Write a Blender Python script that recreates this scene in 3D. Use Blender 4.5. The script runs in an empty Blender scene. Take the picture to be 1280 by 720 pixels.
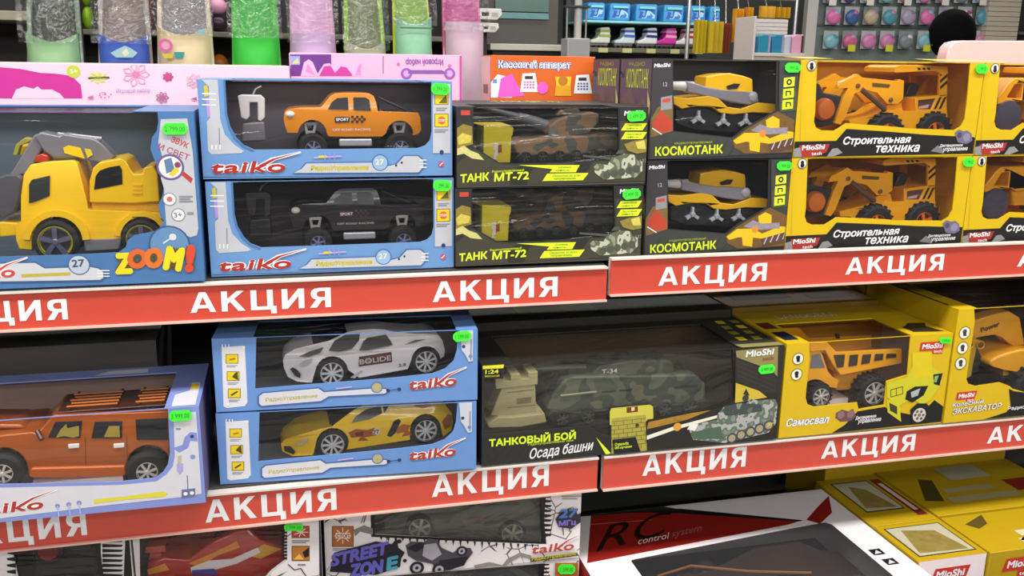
import bpy, bmesh, math, random
from mathutils import Vector, Matrix
from mathutils.geometry import tessellate_polygon

# ---------------------------------------------------------------- camera, light, exposure
scene = bpy.context.scene
COL = scene.collection
FOC, PITCH, YAW, ROLL = 1130.0, 0.24059, 0.24744, -0.01393
CAM = Vector((0.0, -1.35, 1.5))
_fwd = Vector((math.sin(YAW) * math.cos(PITCH), math.cos(YAW) * math.cos(PITCH), -math.sin(PITCH)))
_rt = Vector((math.cos(YAW), -math.sin(YAW), 0))
_dn = _fwd.cross(_rt)
RT = _rt * math.cos(ROLL) + _dn * math.sin(ROLL)
DN = -_rt * math.sin(ROLL) + _dn * math.cos(ROLL)
cam_data = bpy.data.cameras.new('camera')
cam_data.sensor_width = 36.0
cam_data.lens = FOC / 1280 * 36
cam_data.clip_start = 0.02
cam = bpy.data.objects.new('camera', cam_data)
COL.objects.link(cam)
cam.matrix_world = Matrix(((RT.x, -DN.x, -_fwd.x, CAM.x), (RT.y, -DN.y, -_fwd.y, CAM.y),
                           (RT.z, -DN.z, -_fwd.z, CAM.z), (0, 0, 0, 1)))
scene.camera = cam
scene.view_settings.view_transform = 'Standard'
scene.view_settings.look = 'None'
scene.view_settings.gamma = 1
scene.view_settings.use_curve_mapping = False
scene.view_settings.exposure = -0.42
scene.cycles.transparent_max_bounces = 24
scene.cycles.max_bounces = 8
scene.cycles.sample_clamp_indirect = 4
world = bpy.data.worlds.new('store_air')
scene.world = world
world.use_nodes = True
world.node_tree.nodes['Background'].inputs[0].default_value = (0.93, 0.95, 1.0, 1)
world.node_tree.nodes['Background'].inputs[1].default_value = 0.15

def area(name, loc, sx, sy, power, col=(1, 0.97, 0.93), rot=(0, 0, 0)):
    l = bpy.data.lights.new(name, 'AREA')
    l.shape = 'RECTANGLE'; l.size = sx; l.size_y = sy; l.energy = power; l.color = col
    o = bpy.data.objects.new(name, l); COL.objects.link(o)
    o.location = loc; o.rotation_euler = rot
    return o
# rows of ceiling fluorescents over the aisle in front and over the shop behind, plus an added front fill
area('aisle_tubes', (0.4, -0.75, 3.05), 6.0, 0.4, 180, rot=(math.radians(6), 0, 0))
area('second_aisle_tubes', (0.2, -3.0, 3.05), 6.0, 0.35, 55, rot=(math.radians(30), 0, 0))
area('front_fill', (0.2, -4.7, 3.05), 7.0, 0.35, 115, rot=(math.radians(62), 0, 0))  # added lamp, set far back and low-angled to brighten box fronts and toys
area('shop_tubes', (0.6, 1.6, 3.05), 6.0, 0.3, 60)
area('far_shop_tubes', (2.0, 3.3, 3.05), 7.0, 0.3, 85)

# ---------------------------------------------------------------- materials
_mats = {}
def lin(h):
    v = [int(h[i:i + 2], 16) / 255 for i in (0, 2, 4)]
    return tuple(c / 12.92 if c <= 0.04045 else ((c + 0.055) / 1.055) ** 2.4 for c in v)

def C(h, rough=0.5, metal=0.0, var=0.05, bump=0.0, scale=60, coat=0.0):
    """a printed, painted or moulded surface: base colour with a slight procedural mottling"""
    key = (h, rough, metal, var, bump, scale, coat)
    if key in _mats: return _mats[key]
    m = bpy.data.materials.new('surface_' + h); m.use_nodes = True
    nt = m.node_tree; b = nt.nodes['Principled BSDF']
    c = lin(h)
    tc = nt.nodes.new('ShaderNodeTexCoord'); nz = nt.nodes.new('ShaderNodeTexNoise')
    nz.inputs['Scale'].default_value = scale; nz.inputs['Detail'].default_value = 2
    nt.links.new(tc.outputs['Object'], nz.inputs['Vector'])
    mx = nt.nodes.new('ShaderNodeMix'); mx.data_type = 'RGBA'
    mx.inputs[6].default_value = tuple(max(0, x * (1 - var)) for x in c) + (1,)
    mx.inputs[7].default_value = tuple(min(1, x * (1 + var)) for x in c) + (1,)
    nt.links.new(nz.outputs['Fac'], mx.inputs[0]); nt.links.new(mx.outputs[2], b.inputs['Base Color'])
    b.inputs['Roughness'].default_value = rough; b.inputs['Metallic'].default_value = metal
    b.inputs['Coat Weight'].default_value = coat
    if bump:
        bp = nt.nodes.new('ShaderNodeBump'); bp.inputs['Strength'].default_value = bump; bp.inputs['Distance'].default_value = 0.003
        nt.links.new(nz.outputs['Fac'], bp.inputs['Height']); nt.links.new(bp.outputs[0], b.inputs['Normal'])
    _mats[key] = m
    return m

def plastic(h): return C(h, 0.28, coat=0.25)

def camo(*cols, scale=35, rough=0.5):
    key = ('camo', cols, scale)
    if key in _mats: return _mats[key]
    m = bpy.data.materials.new('camouflage'); m.use_nodes = True
    nt = m.node_tree; b = nt.nodes['Principled BSDF']
    tc = nt.nodes.new('ShaderNodeTexCoord'); nz = nt.nodes.new('ShaderNodeTexNoise')
    nz.inputs['Scale'].default_value = scale; nz.inputs['Detail'].default_value = 1.5
    nt.links.new(tc.outputs['Object'], nz.inputs['Vector'])
    r = nt.nodes.new('ShaderNodeValToRGB'); r.color_ramp.interpolation = 'CONSTANT'
    e = r.color_ramp.elements
    n = len(cols)
    while len(e) < n: e.new(0.5)
    for i, h in enumerate(cols):
        e[i].position = 0 if i == 0 else 0.36 + 0.28 * (i - 1) / max(1, n - 2) if n > 2 else 0.5
        e[i].color = lin(h) + (1,)
    nt.links.new(nz.outputs['Fac'], r.inputs[0]); nt.links.new(r.outputs[0], b.inputs['Base Color'])
    b.inputs['Roughness'].default_value = rough
    _mats[key] = m
    return m

def cracked(base, line, scale=30, width=0.035):
    key = ('crack', base, line, scale)
    if key in _mats: return _mats[key]
    m = bpy.data.materials.new('cracked_print'); m.use_nodes = True
    nt = m.node_tree; b = nt.nodes['Principled BSDF']
    tc = nt.nodes.new('ShaderNodeTexCoord'); v = nt.nodes.new('ShaderNodeTexVoronoi')
    v.feature = 'DISTANCE_TO_EDGE'; v.inputs['Scale'].default_value = scale
    nz = nt.nodes.new('ShaderNodeTexNoise'); nz.inputs['Scale'].default_value = 14
    r = nt.nodes.new('ShaderNodeValToRGB'); r.color_ramp.elements[0].color = lin(line) + (1,); r.color_ramp.elements[1].color = lin(base) + (1,)
    r.color_ramp.elements[0].position = width * 0.4; r.color_ramp.elements[1].position = width
    mt = nt.nodes.new('ShaderNodeMath'); mt.operation = 'ADD'
    m2 = nt.nodes.new('ShaderNodeMath'); m2.operation = 'MULTIPLY_ADD'; m2.inputs[1].default_value = 0.5; m2.inputs[2].default_value = -0.22
    m3 = nt.nodes.new('ShaderNodeMath'); m3.operation = 'MAXIMUM'; m3.inputs[1].default_value = 0
    nt.links.new(tc.outputs['Object'], v.inputs['Vector']); nt.links.new(tc.outputs['Object'], nz.inputs['Vector'])
    nt.links.new(nz.outputs['Fac'], m2.inputs[0]); nt.links.new(m2.outputs[0], m3.inputs[0])
    nt.links.new(v.outputs['Distance'], mt.inputs[0]); nt.links.new(m3.outputs[0], mt.inputs[1])
    nt.links.new(mt.outputs[0], r.inputs[0]); nt.links.new(r.outputs[0], b.inputs['Base Color'])
    b.inputs['Roughness'].default_value = 0.45
    _mats[key] = m
    return m

def film(kind='clear', haze=0.008, gloss=0.035, tint=(0.93, 0.93, 0.95), wrinkle=0.25, scale=(3, 8, 14)):
    key = ('film', kind)
    if key in _mats: return _mats[key]
    m = bpy.data.materials.new('film_' + kind); m.use_nodes = True
    nt = m.node_tree; nt.nodes.clear()
    out = nt.nodes.new('ShaderNodeOutputMaterial')
    tr = nt.nodes.new('ShaderNodeBsdfTransparent'); tr.inputs[0].default_value = tint + (1,)
    gl = nt.nodes.new('ShaderNodeBsdfGlossy'); gl.inputs['Roughness'].default_value = 0.12
    df = nt.nodes.new('ShaderNodeBsdfDiffuse'); df.inputs[0].default_value = (0.8, 0.8, 0.82, 1)
    tc = nt.nodes.new('ShaderNodeTexCoord'); mp = nt.nodes.new('ShaderNodeMapping'); mp.inputs['Scale'].default_value = scale
    nz = nt.nodes.new('ShaderNodeTexNoise'); nz.inputs['Scale'].default_value = 1.6; nz.inputs['Detail'].default_value = 3; nz.inputs['Distortion'].default_value = 1.2
    bp = nt.nodes.new('ShaderNodeBump'); bp.inputs['Strength'].default_value = wrinkle; bp.inputs['Distance'].default_value = 0.02
    nt.links.new(tc.outputs['Object'], mp.inputs[0]); nt.links.new(mp.outputs[0], nz.inputs['Vector']); nt.links.new(nz.outputs['Fac'], bp.inputs['Height'])
    nt.links.new(bp.outputs[0], gl.inputs['Normal'])
    lw = nt.nodes.new('ShaderNodeLayerWeight'); lw.inputs[0].default_value = 0.25
    nt.links.new(bp.outputs[0], lw.inputs['Normal'])
    ma = nt.nodes.new('ShaderNodeMath'); ma.operation = 'MULTIPLY_ADD'; ma.inputs[1].default_value = 0.4; ma.inputs[2].default_value = gloss; ma.use_clamp = True
    nt.links.new(lw.outputs['Fresnel'], ma.inputs[0])
    m1 = nt.nodes.new('ShaderNodeMixShader'); m1.inputs[0].default_value = haze
    nt.links.new(tr.outputs[0], m1.inputs[1]); nt.links.new(df.outputs[0], m1.inputs[2])
    m2 = nt.nodes.new('ShaderNodeMixShader')
    nt.links.new(ma.outputs[0], m2.inputs[0]); nt.links.new(m1.outputs[0], m2.inputs[1]); nt.links.new(gl.outputs[0], m2.inputs[2])
    nt.links.new(m2.outputs[0], out.inputs[0])
    _mats[key] = m
    return m
FILM = film()
HAZY = film('hazy', 0.02, 0.04, (0.88, 0.88, 0.86), 0.5, (4, 6, 9))
BAG = film('bag', 0.015, 0.12, (0.93, 0.93, 0.95), 1.0, (14, 14, 20))
SMOKE = film('smoke', 0.015, 0.04, (0.72, 0.72, 0.74), 0.5, (3, 8, 14))

BLACK = C('17171a', 0.45); WHITE = C('ecebee', 0.45); TYRE = C('1b1b1d', 0.75, bump=0.15); SILVER = C('c9c9cd', 0.25, 0.8)
GLASSY = C('1a1b1e', 0.25); TAG = C('46f03c', 0.5); TAGINK = C('1f8f22', 0.6)

# ---------------------------------------------------------------- measuring and mesh helpers
def ray(px, py): return _fwd + RT * ((px - 640) / FOC) + DN * ((py - 360) / FOC)

class Face:
    """a vertical plane in the shop (origin, turn about z); gives metres along, behind and above the origin"""
    def __init__(s, x, y, z, rz=0.0):
        s.o = Vector((x, y, z)); s.rz = rz
        s.xd = Vector((math.cos(rz), math.sin(rz), 0)); s.yd = Vector((-math.sin(rz), math.cos(rz), 0))
    def uv(s, px, py, dep=0.0):
        d = ray(px, py); t = (s.o + s.yd * dep - CAM).dot(s.yd) / d.dot(s.yd)
        r = CAM + d * t - s.o
        return (r.dot(s.xd), r.z)
    def top(s, px, py, h):
        d = ray(px, py); t = (s.o.z + h - CAM.z) / d.z
        r = CAM + d * t - s.o
        return (r.dot(s.xd), r.dot(s.yd))
    def P(s, txt, dep=0.0):
        out = []
        for tok in txt.split():
            if tok[0] == '@':                    # wheel arch: centre, radius, start angle
                q = [float(v) for v in tok[1:].split(',')]
                a0 = q[3] if len(q) > 3 else 0
                for i in range(11):
                    a = math.radians(a0 + (180 - 2 * a0) * i / 10)
                    out.append(s.uv(q[0] + q[2] * math.cos(a), q[1] - q[2] * math.sin(a), dep))
            else:
                a, b = tok.split(','); out.append(s.uv(float(a), float(b), dep))
        return out
    def size(s, px, py, r, dep=0.0):
        a = s.uv(px - r, py, dep); b = s.uv(px + r, py, dep)
        return abs(b[0] - a[0]) / 2

_txt = {}
def text_mesh(body, bold=0.0, shear=0.0, spacing=1.0):
    key = (body, bold, shear, spacing)
    if key not in _txt:
        cu = bpy.data.curves.new('writing', 'FONT'); cu.body = body; cu.shear = shear
        cu.space_character = spacing; cu.resolution_u = 3; cu.fill_mode = 'NONE'
        ob = bpy.data.objects.new('writing', cu)
        me = ob.to_mesh(); co = [v.co.copy() for v in me.vertices]; nxt = {}
        for e in me.edges:
            a, b = e.vertices; nxt.setdefault(a, []).append(b); nxt.setdefault(b, []).append(a)
        loops = []; seen = set()
        for k in range(len(co)):              # contours keep their vertex order, so their turning tells ink from hole
            if k in seen or k not in nxt: continue
            l = [k]; seen.add(k)
            while True:
                c = [q for q in nxt[l[-1]] if q not in seen]
                if not c: break
                q = min(c, key=lambda v_: (v_ != l[-1] + 1, v_)); l.append(q); seen.add(q)
            if len(l) > 2: loops.append([co[q] for q in l])
        ob.to_mesh_clear(); bpy.data.objects.remove(ob); bpy.data.curves.remove(cu)
        area_ = lambda l: sum(l[i - 1].x * l[i].y - l[i].x * l[i - 1].y for i in range(len(l))) / 2
        def inside(p, l):
            r = False
            for i in range(len(l)):
                a, b = l[i - 1], l[i]
                if (a.y > p.y) != (b.y > p.y) and p.x < (b.x - a.x) * (p.y - a.y) / (b.y - a.y) + a.x: r = not r
            return r
        holes = [l for l in loops if any(area_(l) * area_(o) < 0 and abs(area_(o)) > abs(area_(l)) and inside(l[0], o) for o in loops)]
        outs = [l for l in loops if not any(l is h for h in holes)]
        vs = []; fs = []
        for l in outs:
            L = [l] + [h for h in holes if area_(h) * area_(l) < 0 and inside(h[0], l)]
            flat_ = [p for q in L for p in q]; b = len(vs); vs += flat_
            fs += [tuple(b + k for k in t_) for t_ in tessellate_polygon(L)]
        _txt[key] = (vs, fs)
    return _txt[key]

class MB:
    def __init__(s): s.v = []; s.f = []; s.m = []; s.mats = []
    def mi(s, m):
        if m not in s.mats: s.mats.append(m)
        return s.mats.index(m)
    def add(s, vs, fs, m):
        b = len(s.v); s.v += [tuple(v) for v in vs]; i = s.mi(m)
        for f in fs: s.f.append(tuple(b + k for k in f)); s.m.append(i)
        return s
    def box(s, x0, x1, y0, y1, z0, z1, m):
        return s.add([(x, y, z) for x in (x0, x1) for y in (y0, y1) for z in (z0, z1)],
                     [(0, 1, 3, 2), (4, 6, 7, 5), (0, 4, 5, 1), (2, 3, 7, 6), (0, 2, 6, 4), (1, 5, 7, 3)], m)
    def flat(s, pts, y, m, holes=(), inset=None):
        L = [pts] + list(holes); allp = [p for l in L for p in l]
        tr = tessellate_polygon([[Vector((p[0], p[1], 0)) for p in l] for l in L])
        return s.add([(p[0], y + (inset(p[0], p[1]) if inset else 0), p[1]) for p in allp], tr, m)
    def flatz(s, pts, z, m, holes=()):
        L = [pts] + list(holes); allp = [p for l in L for p in l]
        tr = tessellate_polygon([[Vector((p[0], p[1], 0)) for p in l] for l in L])
        return s.add([(p[0], p[1], z) for p in allp], tr, m)
    def prism(s, pts, y0, y1, m, holes=(), inset=None, edge=None):
        L = [pts] + list(holes); allp = [p for l in L for p in l]; n = len(allp)
        tr = tessellate_polygon([[Vector((p[0], p[1], 0)) for p in l] for l in L])
        g = inset or (lambda x, z: 0)
        b = len(s.v)
        s.add([(p[0], y0 + g(*p), p[1]) for p in allp] + [(p[0], y1 - g(*p), p[1]) for p in allp],
              [tuple(t) for t in tr] + [tuple(n + k for k in reversed(t)) for t in tr], m)
        o = 0; i0 = s.mi(m)
        for l in L:
            for k in range(len(l)):
                a, c = o + k, o + (k + 1) % len(l)
                s.f.append((b + a, b + c, b + n + c, b + n + a))
                s.m.append(s.mi(edge[k]) if edge and o == 0 and k in edge else i0)
            o += len(l)
        return s
    def lathe(s, cx, cz, prof, n, m, cy=0.0, caps=True):
        """revolve (radius, y) about an axis along y through (cx, cz)"""
        vs = []; fs = []
        for r, y in prof:
            for k in range(n):
                a = 2 * math.pi * k / n
                vs.append((cx + r * math.cos(a), cy + y, cz + r * math.sin(a)))
        for j in range(len(prof) - 1):
            for k in range(n):
                fs.append((j * n + k, j * n + (k + 1) % n, (j + 1) * n + (k + 1) % n, (j + 1) * n + k))
        if caps: fs.append(tuple(range(n))); fs.append(tuple((len(prof) - 1) * n + k for k in range(n)))
        return s.add(vs, fs, m)
    def tube(s, path, r, m, n=8, r2=None):
        vs = []; fs = []; P = [Vector(p) for p in path]
        for i, p in enumerate(P):
            t = (P[min(i + 1, len(P) - 1)] - P[max(i - 1, 0)]).normalized()
            u = t.cross(Vector((0, 0, 1)))
            if u.length < 0.01: u = t.cross(Vector((0, 1, 0)))
            u.normalize(); w = t.cross(u)
            rr = r if r2 is None else r + (r2 - r) * i / (len(P) - 1)
            for k in range(n):
                a = 2 * math.pi * k / n
                vs.append(p + u * (rr * math.cos(a)) + w * (rr * math.sin(a)))
        for i in range(len(P) - 1):
            for k in range(n): fs.append((i * n + k, i * n + (k + 1) % n, (i + 1) * n + (k + 1) % n, (i + 1) * n + k))
        fs.append(tuple(range(n))); fs.append(tuple((len(P) - 1) * n + k for k in range(n)))
        return s.add(vs, fs, m)
    def ball(s, c, r, m, n=14, k=8):
        vs = []; fs = []
        for j in range(k + 1):
            a = math.pi * j / k
            for i in range(n):
                b = 2 * math.pi * i / n
                vs.append((c[0] + r[0] * math.sin(a) * math.cos(b), c[1] + r[1] * math.sin(a) * math.sin(b), c[2] + r[2] * math.cos(a)))
        for j in range(k):
            for i in range(n): fs.append((j * n + i, (j + 1) * n + i, (j + 1) * n + (i + 1) % n, j * n + (i + 1) % n))
        return s.add(vs, fs, m)
    def disc(s, c, r, y, m, n=20, rz=None):
        rz = rz or r
        return s.flat([(c[0] + r * math.cos(2 * math.pi * i / n), c[1] + rz * math.sin(2 * math.pi * i / n)) for i in range(n)], y, m)
    def write(s, body, a, b, h, y, m, bold=0.02, shear=0.0, spacing=1.0, yfun=None):
        """lettering on an upright face from baseline point a to b (metres), height h"""
        vs, fs = text_mesh(body, 0.0, shear, spacing)
        x0 = min(v.x for v in vs); x1 = max(v.x for v in vs); ym = max(v.y for v in vs)
        L = math.hypot(b[0] - a[0], b[1] - a[1]) or 1e-6; dx, dz = (b[0] - a[0]) / L, (b[1] - a[1]) / L
        bw = abs(bold) * abs(h) * 1.35
        offs = [(0, 0)] if bold < 0.012 else [(bw * math.cos(k * math.pi / 4), bw * math.sin(k * math.pi / 4)) for k in range(8)]
        for k, (ox, oz) in enumerate(offs):
            out = []; yk = y - k * 3e-6
            for v in vs:
                p = (v.x - x0) / (x1 - x0) * (L - 2 * bw) + bw + ox; q = v.y / ym * (h - math.copysign(2 * bw, h)) + math.copysign(bw, h) + oz
                out.append((a[0] + dx * p - dz * q, yk, a[1] + dz * p + dx * q))
            s.add(out, fs, m)
        return s
    def writez(s, body, a, b, up, z, m, bold=0.02, shear=0.0):
        """lettering on a level face: baseline a to b, up vector given in (x, y)"""
        vs, fs = text_mesh(body, 0.0, shear, 1.0)
        x0 = min(v.x for v in vs); x1 = max(v.x for v in vs); ym = max(v.y for v in vs)
        out = []
        for v in vs:
            p = (v.x - x0) / (x1 - x0); q = v.y / ym
            out.append((a[0] + (b[0] - a[0]) * p + up[0] * q, a[1] + (b[1] - a[1]) * p + up[1] * q, z))
        return s.add(out, fs, m)
    def build(s, name, parent=None, bevel=0.0, seg=2, smooth=35, label=None, recalc=True):
        me = bpy.data.meshes.new(name)
        me.from_pydata(s.v, [], s.f)
        for m in s.mats: me.materials.append(m)
        for p, i in zip(me.polygons, s.m): p.material_index = i
        if recalc:
            bm = bmesh.new(); bm.from_mesh(me); bmesh.ops.recalc_face_normals(bm, faces=bm.faces); bm.to_mesh(me); bm.free()
        if smooth:
            me.shade_smooth(); me.set_sharp_from_angle(angle=math.radians(smooth))
        o = bpy.data.objects.new(name, me); COL.objects.link(o)
        if parent: o.parent = parent
        if bevel:
            md = o.modifiers.new('edges', 'BEVEL'); md.width = bevel; md.segments = seg; md.limit_method = 'ANGLE'; md.angle_limit = math.radians(40)
            md.harden_normals = False
        if label: o['label'] = label
        return o

def tag(o, label, cat, group=None, kind=None):
    o['label'] = label; o['category'] = cat
    if group: o['group'] = group
    if kind: o['kind'] = kind
    return o
def thing(name, label, cat, loc, rz=0.0, group=None):
    o = bpy.data.objects.new(name, None); COL.objects.link(o)
    o.empty_display_size = 0.02
    o.location = loc; o.rotation_euler = (0, 0, rz)
    return tag(o, label, cat, group)
def copy_tree(o, loc=None, label=None):
    def rec(q, par):
        c = q.copy(); COL.objects.link(c); c.parent = par
        for ch in [x for x in q.children]: rec(ch, c)
        return c
    r = rec(o, None)
    if loc is not None: r.location = loc
    if label: r['label'] = label
    return r
def structure(mb, name, **k):
    o = mb.build(name, **k); o['kind'] = 'structure'
    return o

# ---------------------------------------------------------------- packaging and toy helpers
def carton(name, label, cat, f, w, h, d, outer, inner, window=None, topwin=None, group=None, filmmat=None, lip=0.0008, floor=None):
    """a cardboard window box: shell with a cut-out front (and top), backing card and clear film"""
    root = thing(name, label, cat, f.o, f.rz, group)
    t = 0.002; mb = MB()
    rect = [(0, 0), (w, 0), (w, h), (0, h)]
    hole = []
    if window:
        hole = [(min(max(x, 0.004), w - 0.004), min(max(z, 0.004), h - lip)) for x, z in f.P(window)]
    mb.prism(rect, 0, t, outer, [hole] if hole else ())
    mb.box(0, t, t, d, 0, h, outer).box(w - t, w, t, d, 0, h, outer)
    mb.box(t, w - t, d - t, d, 0, h, outer).box(t, w - t, t, d - t, 0, t, outer)
    if topwin:
        x0, x1, yb = topwin
        for a, b, c, e in ((t, x0, t, d - t), (x1, w - t, t, d - t), (x0, x1, yb, d - t)):
            if b - a > 0.0005 and e - c > 0.0005: mb.box(a, b, c, e, h - t, h, outer)
    else:
        mb.box(t, w - t, t, d - t, h - t, h, outer)
    mb.build('carton', root, smooth=0)
    if inner:
        ib = MB(); e = 0.0025
        ib.box(e, w - e, d - 0.006, d - 0.004, e, h - e, inner).box(e, w - e, 0.004, d - 0.006, e, e + 0.001, floor or inner)
        ib.box(e, e + 0.001, 0.004, d - 0.006, e, h - e, inner).box(w - e - 0.001, w - e, 0.004, d - 0.006, e, h - e, inner)
        ib.build('backing_card', root, smooth=0)
    if hole and filmmat is not False:
        fb = MB(); xs = [p[0] for p in hole]; zs = [p[1] for p in hole]
        x0, x1 = max(min(xs) - 0.002, 0.003), min(max(xs) + 0.002, w - 0.003)
        z0, z1 = max(min(zs) - 0.002, 0.003), h - 0.0025
        n = 12
        fb.add([(x0 + (x1 - x0) * i / n, 0.0026, z) for i in range(n + 1) for z in (z0, z1)], [(2 * i, 2 * i + 2, 2 * i + 3, 2 * i + 1) for i in range(n)], filmmat or FILM)
        if topwin:
            fb.add([(topwin[0] - 0.001, 0.0026, h - 0.0025), (topwin[1] + 0.001, 0.0026, h - 0.0025), (topwin[1] + 0.001, topwin[2] + 0.002, h - 0.0025), (topwin[0] - 0.001, topwin[2] + 0.002, h - 0.0025)], [(0, 1, 2, 3)], filmmat or FILM)
        fb.build('window_film', root, smooth=0, recalc=False)
    return root

GLYPH = {'А': (.92, [(0, 0), (.21, 0), (.28, .2), (.64, .2), (.71, 0), (.92, 0), (.58, 1), (.34, 1)], [(.335, .37), (.585, .37), (.46, .75)]),
         'К': (.86, [(0, 0), (.22, 0), (.22, .36), (.31, .47), (.60, 0), (.86, 0), (.47, .61), (.83, 1), (.57, 1), (.22, .62), (.22, 1), (0, 1)], None),
         'Ц': (.94, [(0, 0), (.73, 0), (.73, -.2), (.94, -.2), (.94, .18), (.82, .18), (.82, 1), (.60, 1), (.60, .18), (.22, .18), (.22, 1), (0, 1)], None),
         'И': (.84, [(0, 0), (.22, 0), (.62, .62), (.62, 0), (.84, 0), (.84, 1), (.62, 1), (.22, .38), (.22, 1), (0, 1)], None),
         'Я': (.80, [(0, 0), (.26, 0), (.47, .36), (.58, .36), (.58, 0), (.80, 0), (.80, 1), (.38, 1), (.2, .97), (.08, .87), (.04, .7), (.07, .54), (.15, .45), (.24, .41)], [(.58, .53), (.40, .53), (.30, .57), (.27, .68), (.30, .79), (.40, .83), (.58, .83)])}
def promo_word(mb, a, b, h, y, m):
    """the heavy sans capitals of the promotion rails, drawn letter by letter"""
    tot = sum(GLYPH[c][0] for c in 'АКЦИЯ') + 4 * .2; L = math.hypot(b[0] - a[0], b[1] - a[1]); dx, dz = (b[0] - a[0]) / L, (b[1] - a[1]) / L
    k = L / tot; x = 0
    for c in 'АКЦИЯ':
        w, o, i = GLYPH[c]
        T = lambda l: [(a[0] + dx * (x + p) * k - dz * q * h, a[1] + dz * (x + p) * k + dx * q * h) for p, q in l]
        mb.flat(T(o), y, m, [T(i)] if i else ()); x += w + .2

class Print:
    """ink on a carton: layers of flat shapes a few tenths of a millimetre proud of the face"""
    def __init__(s, f, w=9, h=9): s.f = f; s.mb = MB(); s.y = -0.0003; s.w = w; s.h = h
    def up(s): s.y -= 0.00003; return s.y
    def cl(s, pts): return [(min(max(x, 0.0006), s.w - 0.0006), min(max(z, 0.0006), s.h - 0.0006)) for x, z in pts]
    def poly(s, txt, m, *holes): s.mb.flat(s.cl(s.f.P(txt)), s.up(), m, [s.f.P(h) for h in holes]); return s
    def rect(s, x0, y0, x1, y1, m): return s.poly('%g,%g %g,%g %g,%g %g,%g' % (x0, y1, x1, y1, x1, y0, x0, y0), m)
    def circ(s, x, y, r, m): s.mb.disc(s.f.uv(x, y), s.f.size(x, y, r), s.up(), m); return s
    def line(s, pts, wpx, m):
        P = [s.f.uv(*[float(q) for q in t.split(',')]) for t in pts.split()]; hw = s.f.size(640, 300, wpx) / 2; y = s.up()
        for a, b in zip(P, P[1:]):
            d = Vector((b[0] - a[0], b[1] - a[1])); d.normalize(); n = Vector((-d.y, d.x)) * hw
            s.mb.flat(s.cl([(a[0] - n.x, a[1] - n.y), (b[0] - n.x, b[1] - n.y), (b[0] + n.x, b[1] + n.y), (a[0] + n.x, a[1] + n.y)]), y, m)
        return s
    def text(s, body, x0, y0, x1, y1, h, m, bold=0.02, shear=0.0, outline=None, ob=0.07, spacing=1.0):
        a, b = s.f.uv(x0, y0), s.f.uv(x1, y1); hh = abs(s.f.uv(x0, y0 - h)[1] - a[1])
        if outline: s.mb.write(body, a, b, hh, s.up(), outline, ob, shear, spacing)
        s.mb.write(body, a, b, hh, s.up(), m, bold, shear, spacing)
        return s
    def bars(s, x0, y0, x1, y1, n, m, slope=0.0):
        for i in range(n):
            y = y0 + (y1 - y0) * (i + 0.5) / n; q = (y1 - y0) / n * 0.28; e = (x1 - x0) * slope
            s.poly('%g,%g %g,%g %g,%g %g,%g' % (x0, y + q, x1 - (i % 2) * (x1 - x0) * 0.2, y + q + e, x1 - (i % 2) * (x1 - x0) * 0.2, y - q + e, x0, y - q), m)
        return s
    def done(s, root, name='printed_front'):
        if s.w < 5: s.mb.v = [(min(max(x, .0005), s.w - .0005), y, min(max(z, .0005), s.h - .0005)) for x, y, z in s.mb.v]
        return s.mb.build(name, root, smooth=0, recalc=False)

def price_tag(root, f, x0, y0, x1, y1, body='1 399.00', dep=-0.004, slope=0.0):
    """neon sticker with clipped corners"""
    mb = MB(); e = slope * (x1 - x0); c = (y1 - y0) * 0.3
    pts = f.P('%g,%g %g,%g %g,%g %g,%g %g,%g %g,%g %g,%g %g,%g' % (x0 + c, y1, x1 - c, y1 + e, x1, y1 - c + e, x1, y0 + c + e, x1 - c, y0 + e, x0 + c, y0, x0, y0 + c, x0, y1 - c))
    mb.prism(pts, dep, dep + 0.0006, TAG)
    yb = y1 - (y1 - y0) * 0.28
    a = f.uv(x0 + 3, yb); b = f.uv(x1 - 3, yb + e); hh = abs(f.uv(x0, yb - (y1 - y0) * 0.42)[1] - f.uv(x0, yb)[1])
    mb.write(body, a, b, hh, dep - 0.0003, TAGINK, 0.0)
    return mb.build('price_tag', root, smooth=0, label='neon green price sticker')

def taiko_logo(pr, x0, y0, x1, y1, h, red=None, edge=None):
    """red slanted brand word with the long swoosh off the k"""
    red = red or C('a82a20', 0.4); edge = edge or C('f2e6e8', 0.4)
    w = x1 - x0; s = (y1 - y0) / w
    def q(fx, up): return '%g,%g' % (x0 + w * fx, y0 + s * w * fx - up * h)
    pr.poly(' '.join((q(0.60, 0.55), q(0.80, 1.25), q(1.20, 1.75), q(1.21, 1.6), q(0.86, 1.02), q(0.72, 0.45))), edge)
    pr.text('taiko', x0, y0, x1, y1, h, red, 0.04, 0.14, edge, 0.115, 1.06)
    pr.poly(' '.join((q(0.63, 0.6), q(0.82, 1.16), q(1.19, 1.7), q(0.86, 1.08), q(0.71, 0.55))), red)

def mioshi(pr, x0, y0, x1, y1, h, label=None, slope=0.0, tech=True):
    red = C('c5322c', 0.4)
    if label:
        e = slope * (x1 - x0)
        pr.poly('%g,%g %g,%g %g,%g %g,%g' % (x0 - 3, y0 + 2.2, x1 + 0.5, y1 + 2.2, x1 + 4, y1 - h - 2, x0 - 1, y0 - h - 2), red)
        if tech:
            pr.rect(x0 + (x1 - x0) * 0.5, y1 + 1.5, x1 - (x1 - x0) * 0.02, y1 + 7, red)
            pr.text('tech', x0 + (x1 - x0) * 0.55, y1 + 6, x1 - (x1 - x0) * 0.06, y1 + 6, 3.6, WHITE, 0.02)
    pr.text('MioShi', x0, y0, x1, y1, h, WHITE, 0.04, 0.1)

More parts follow.
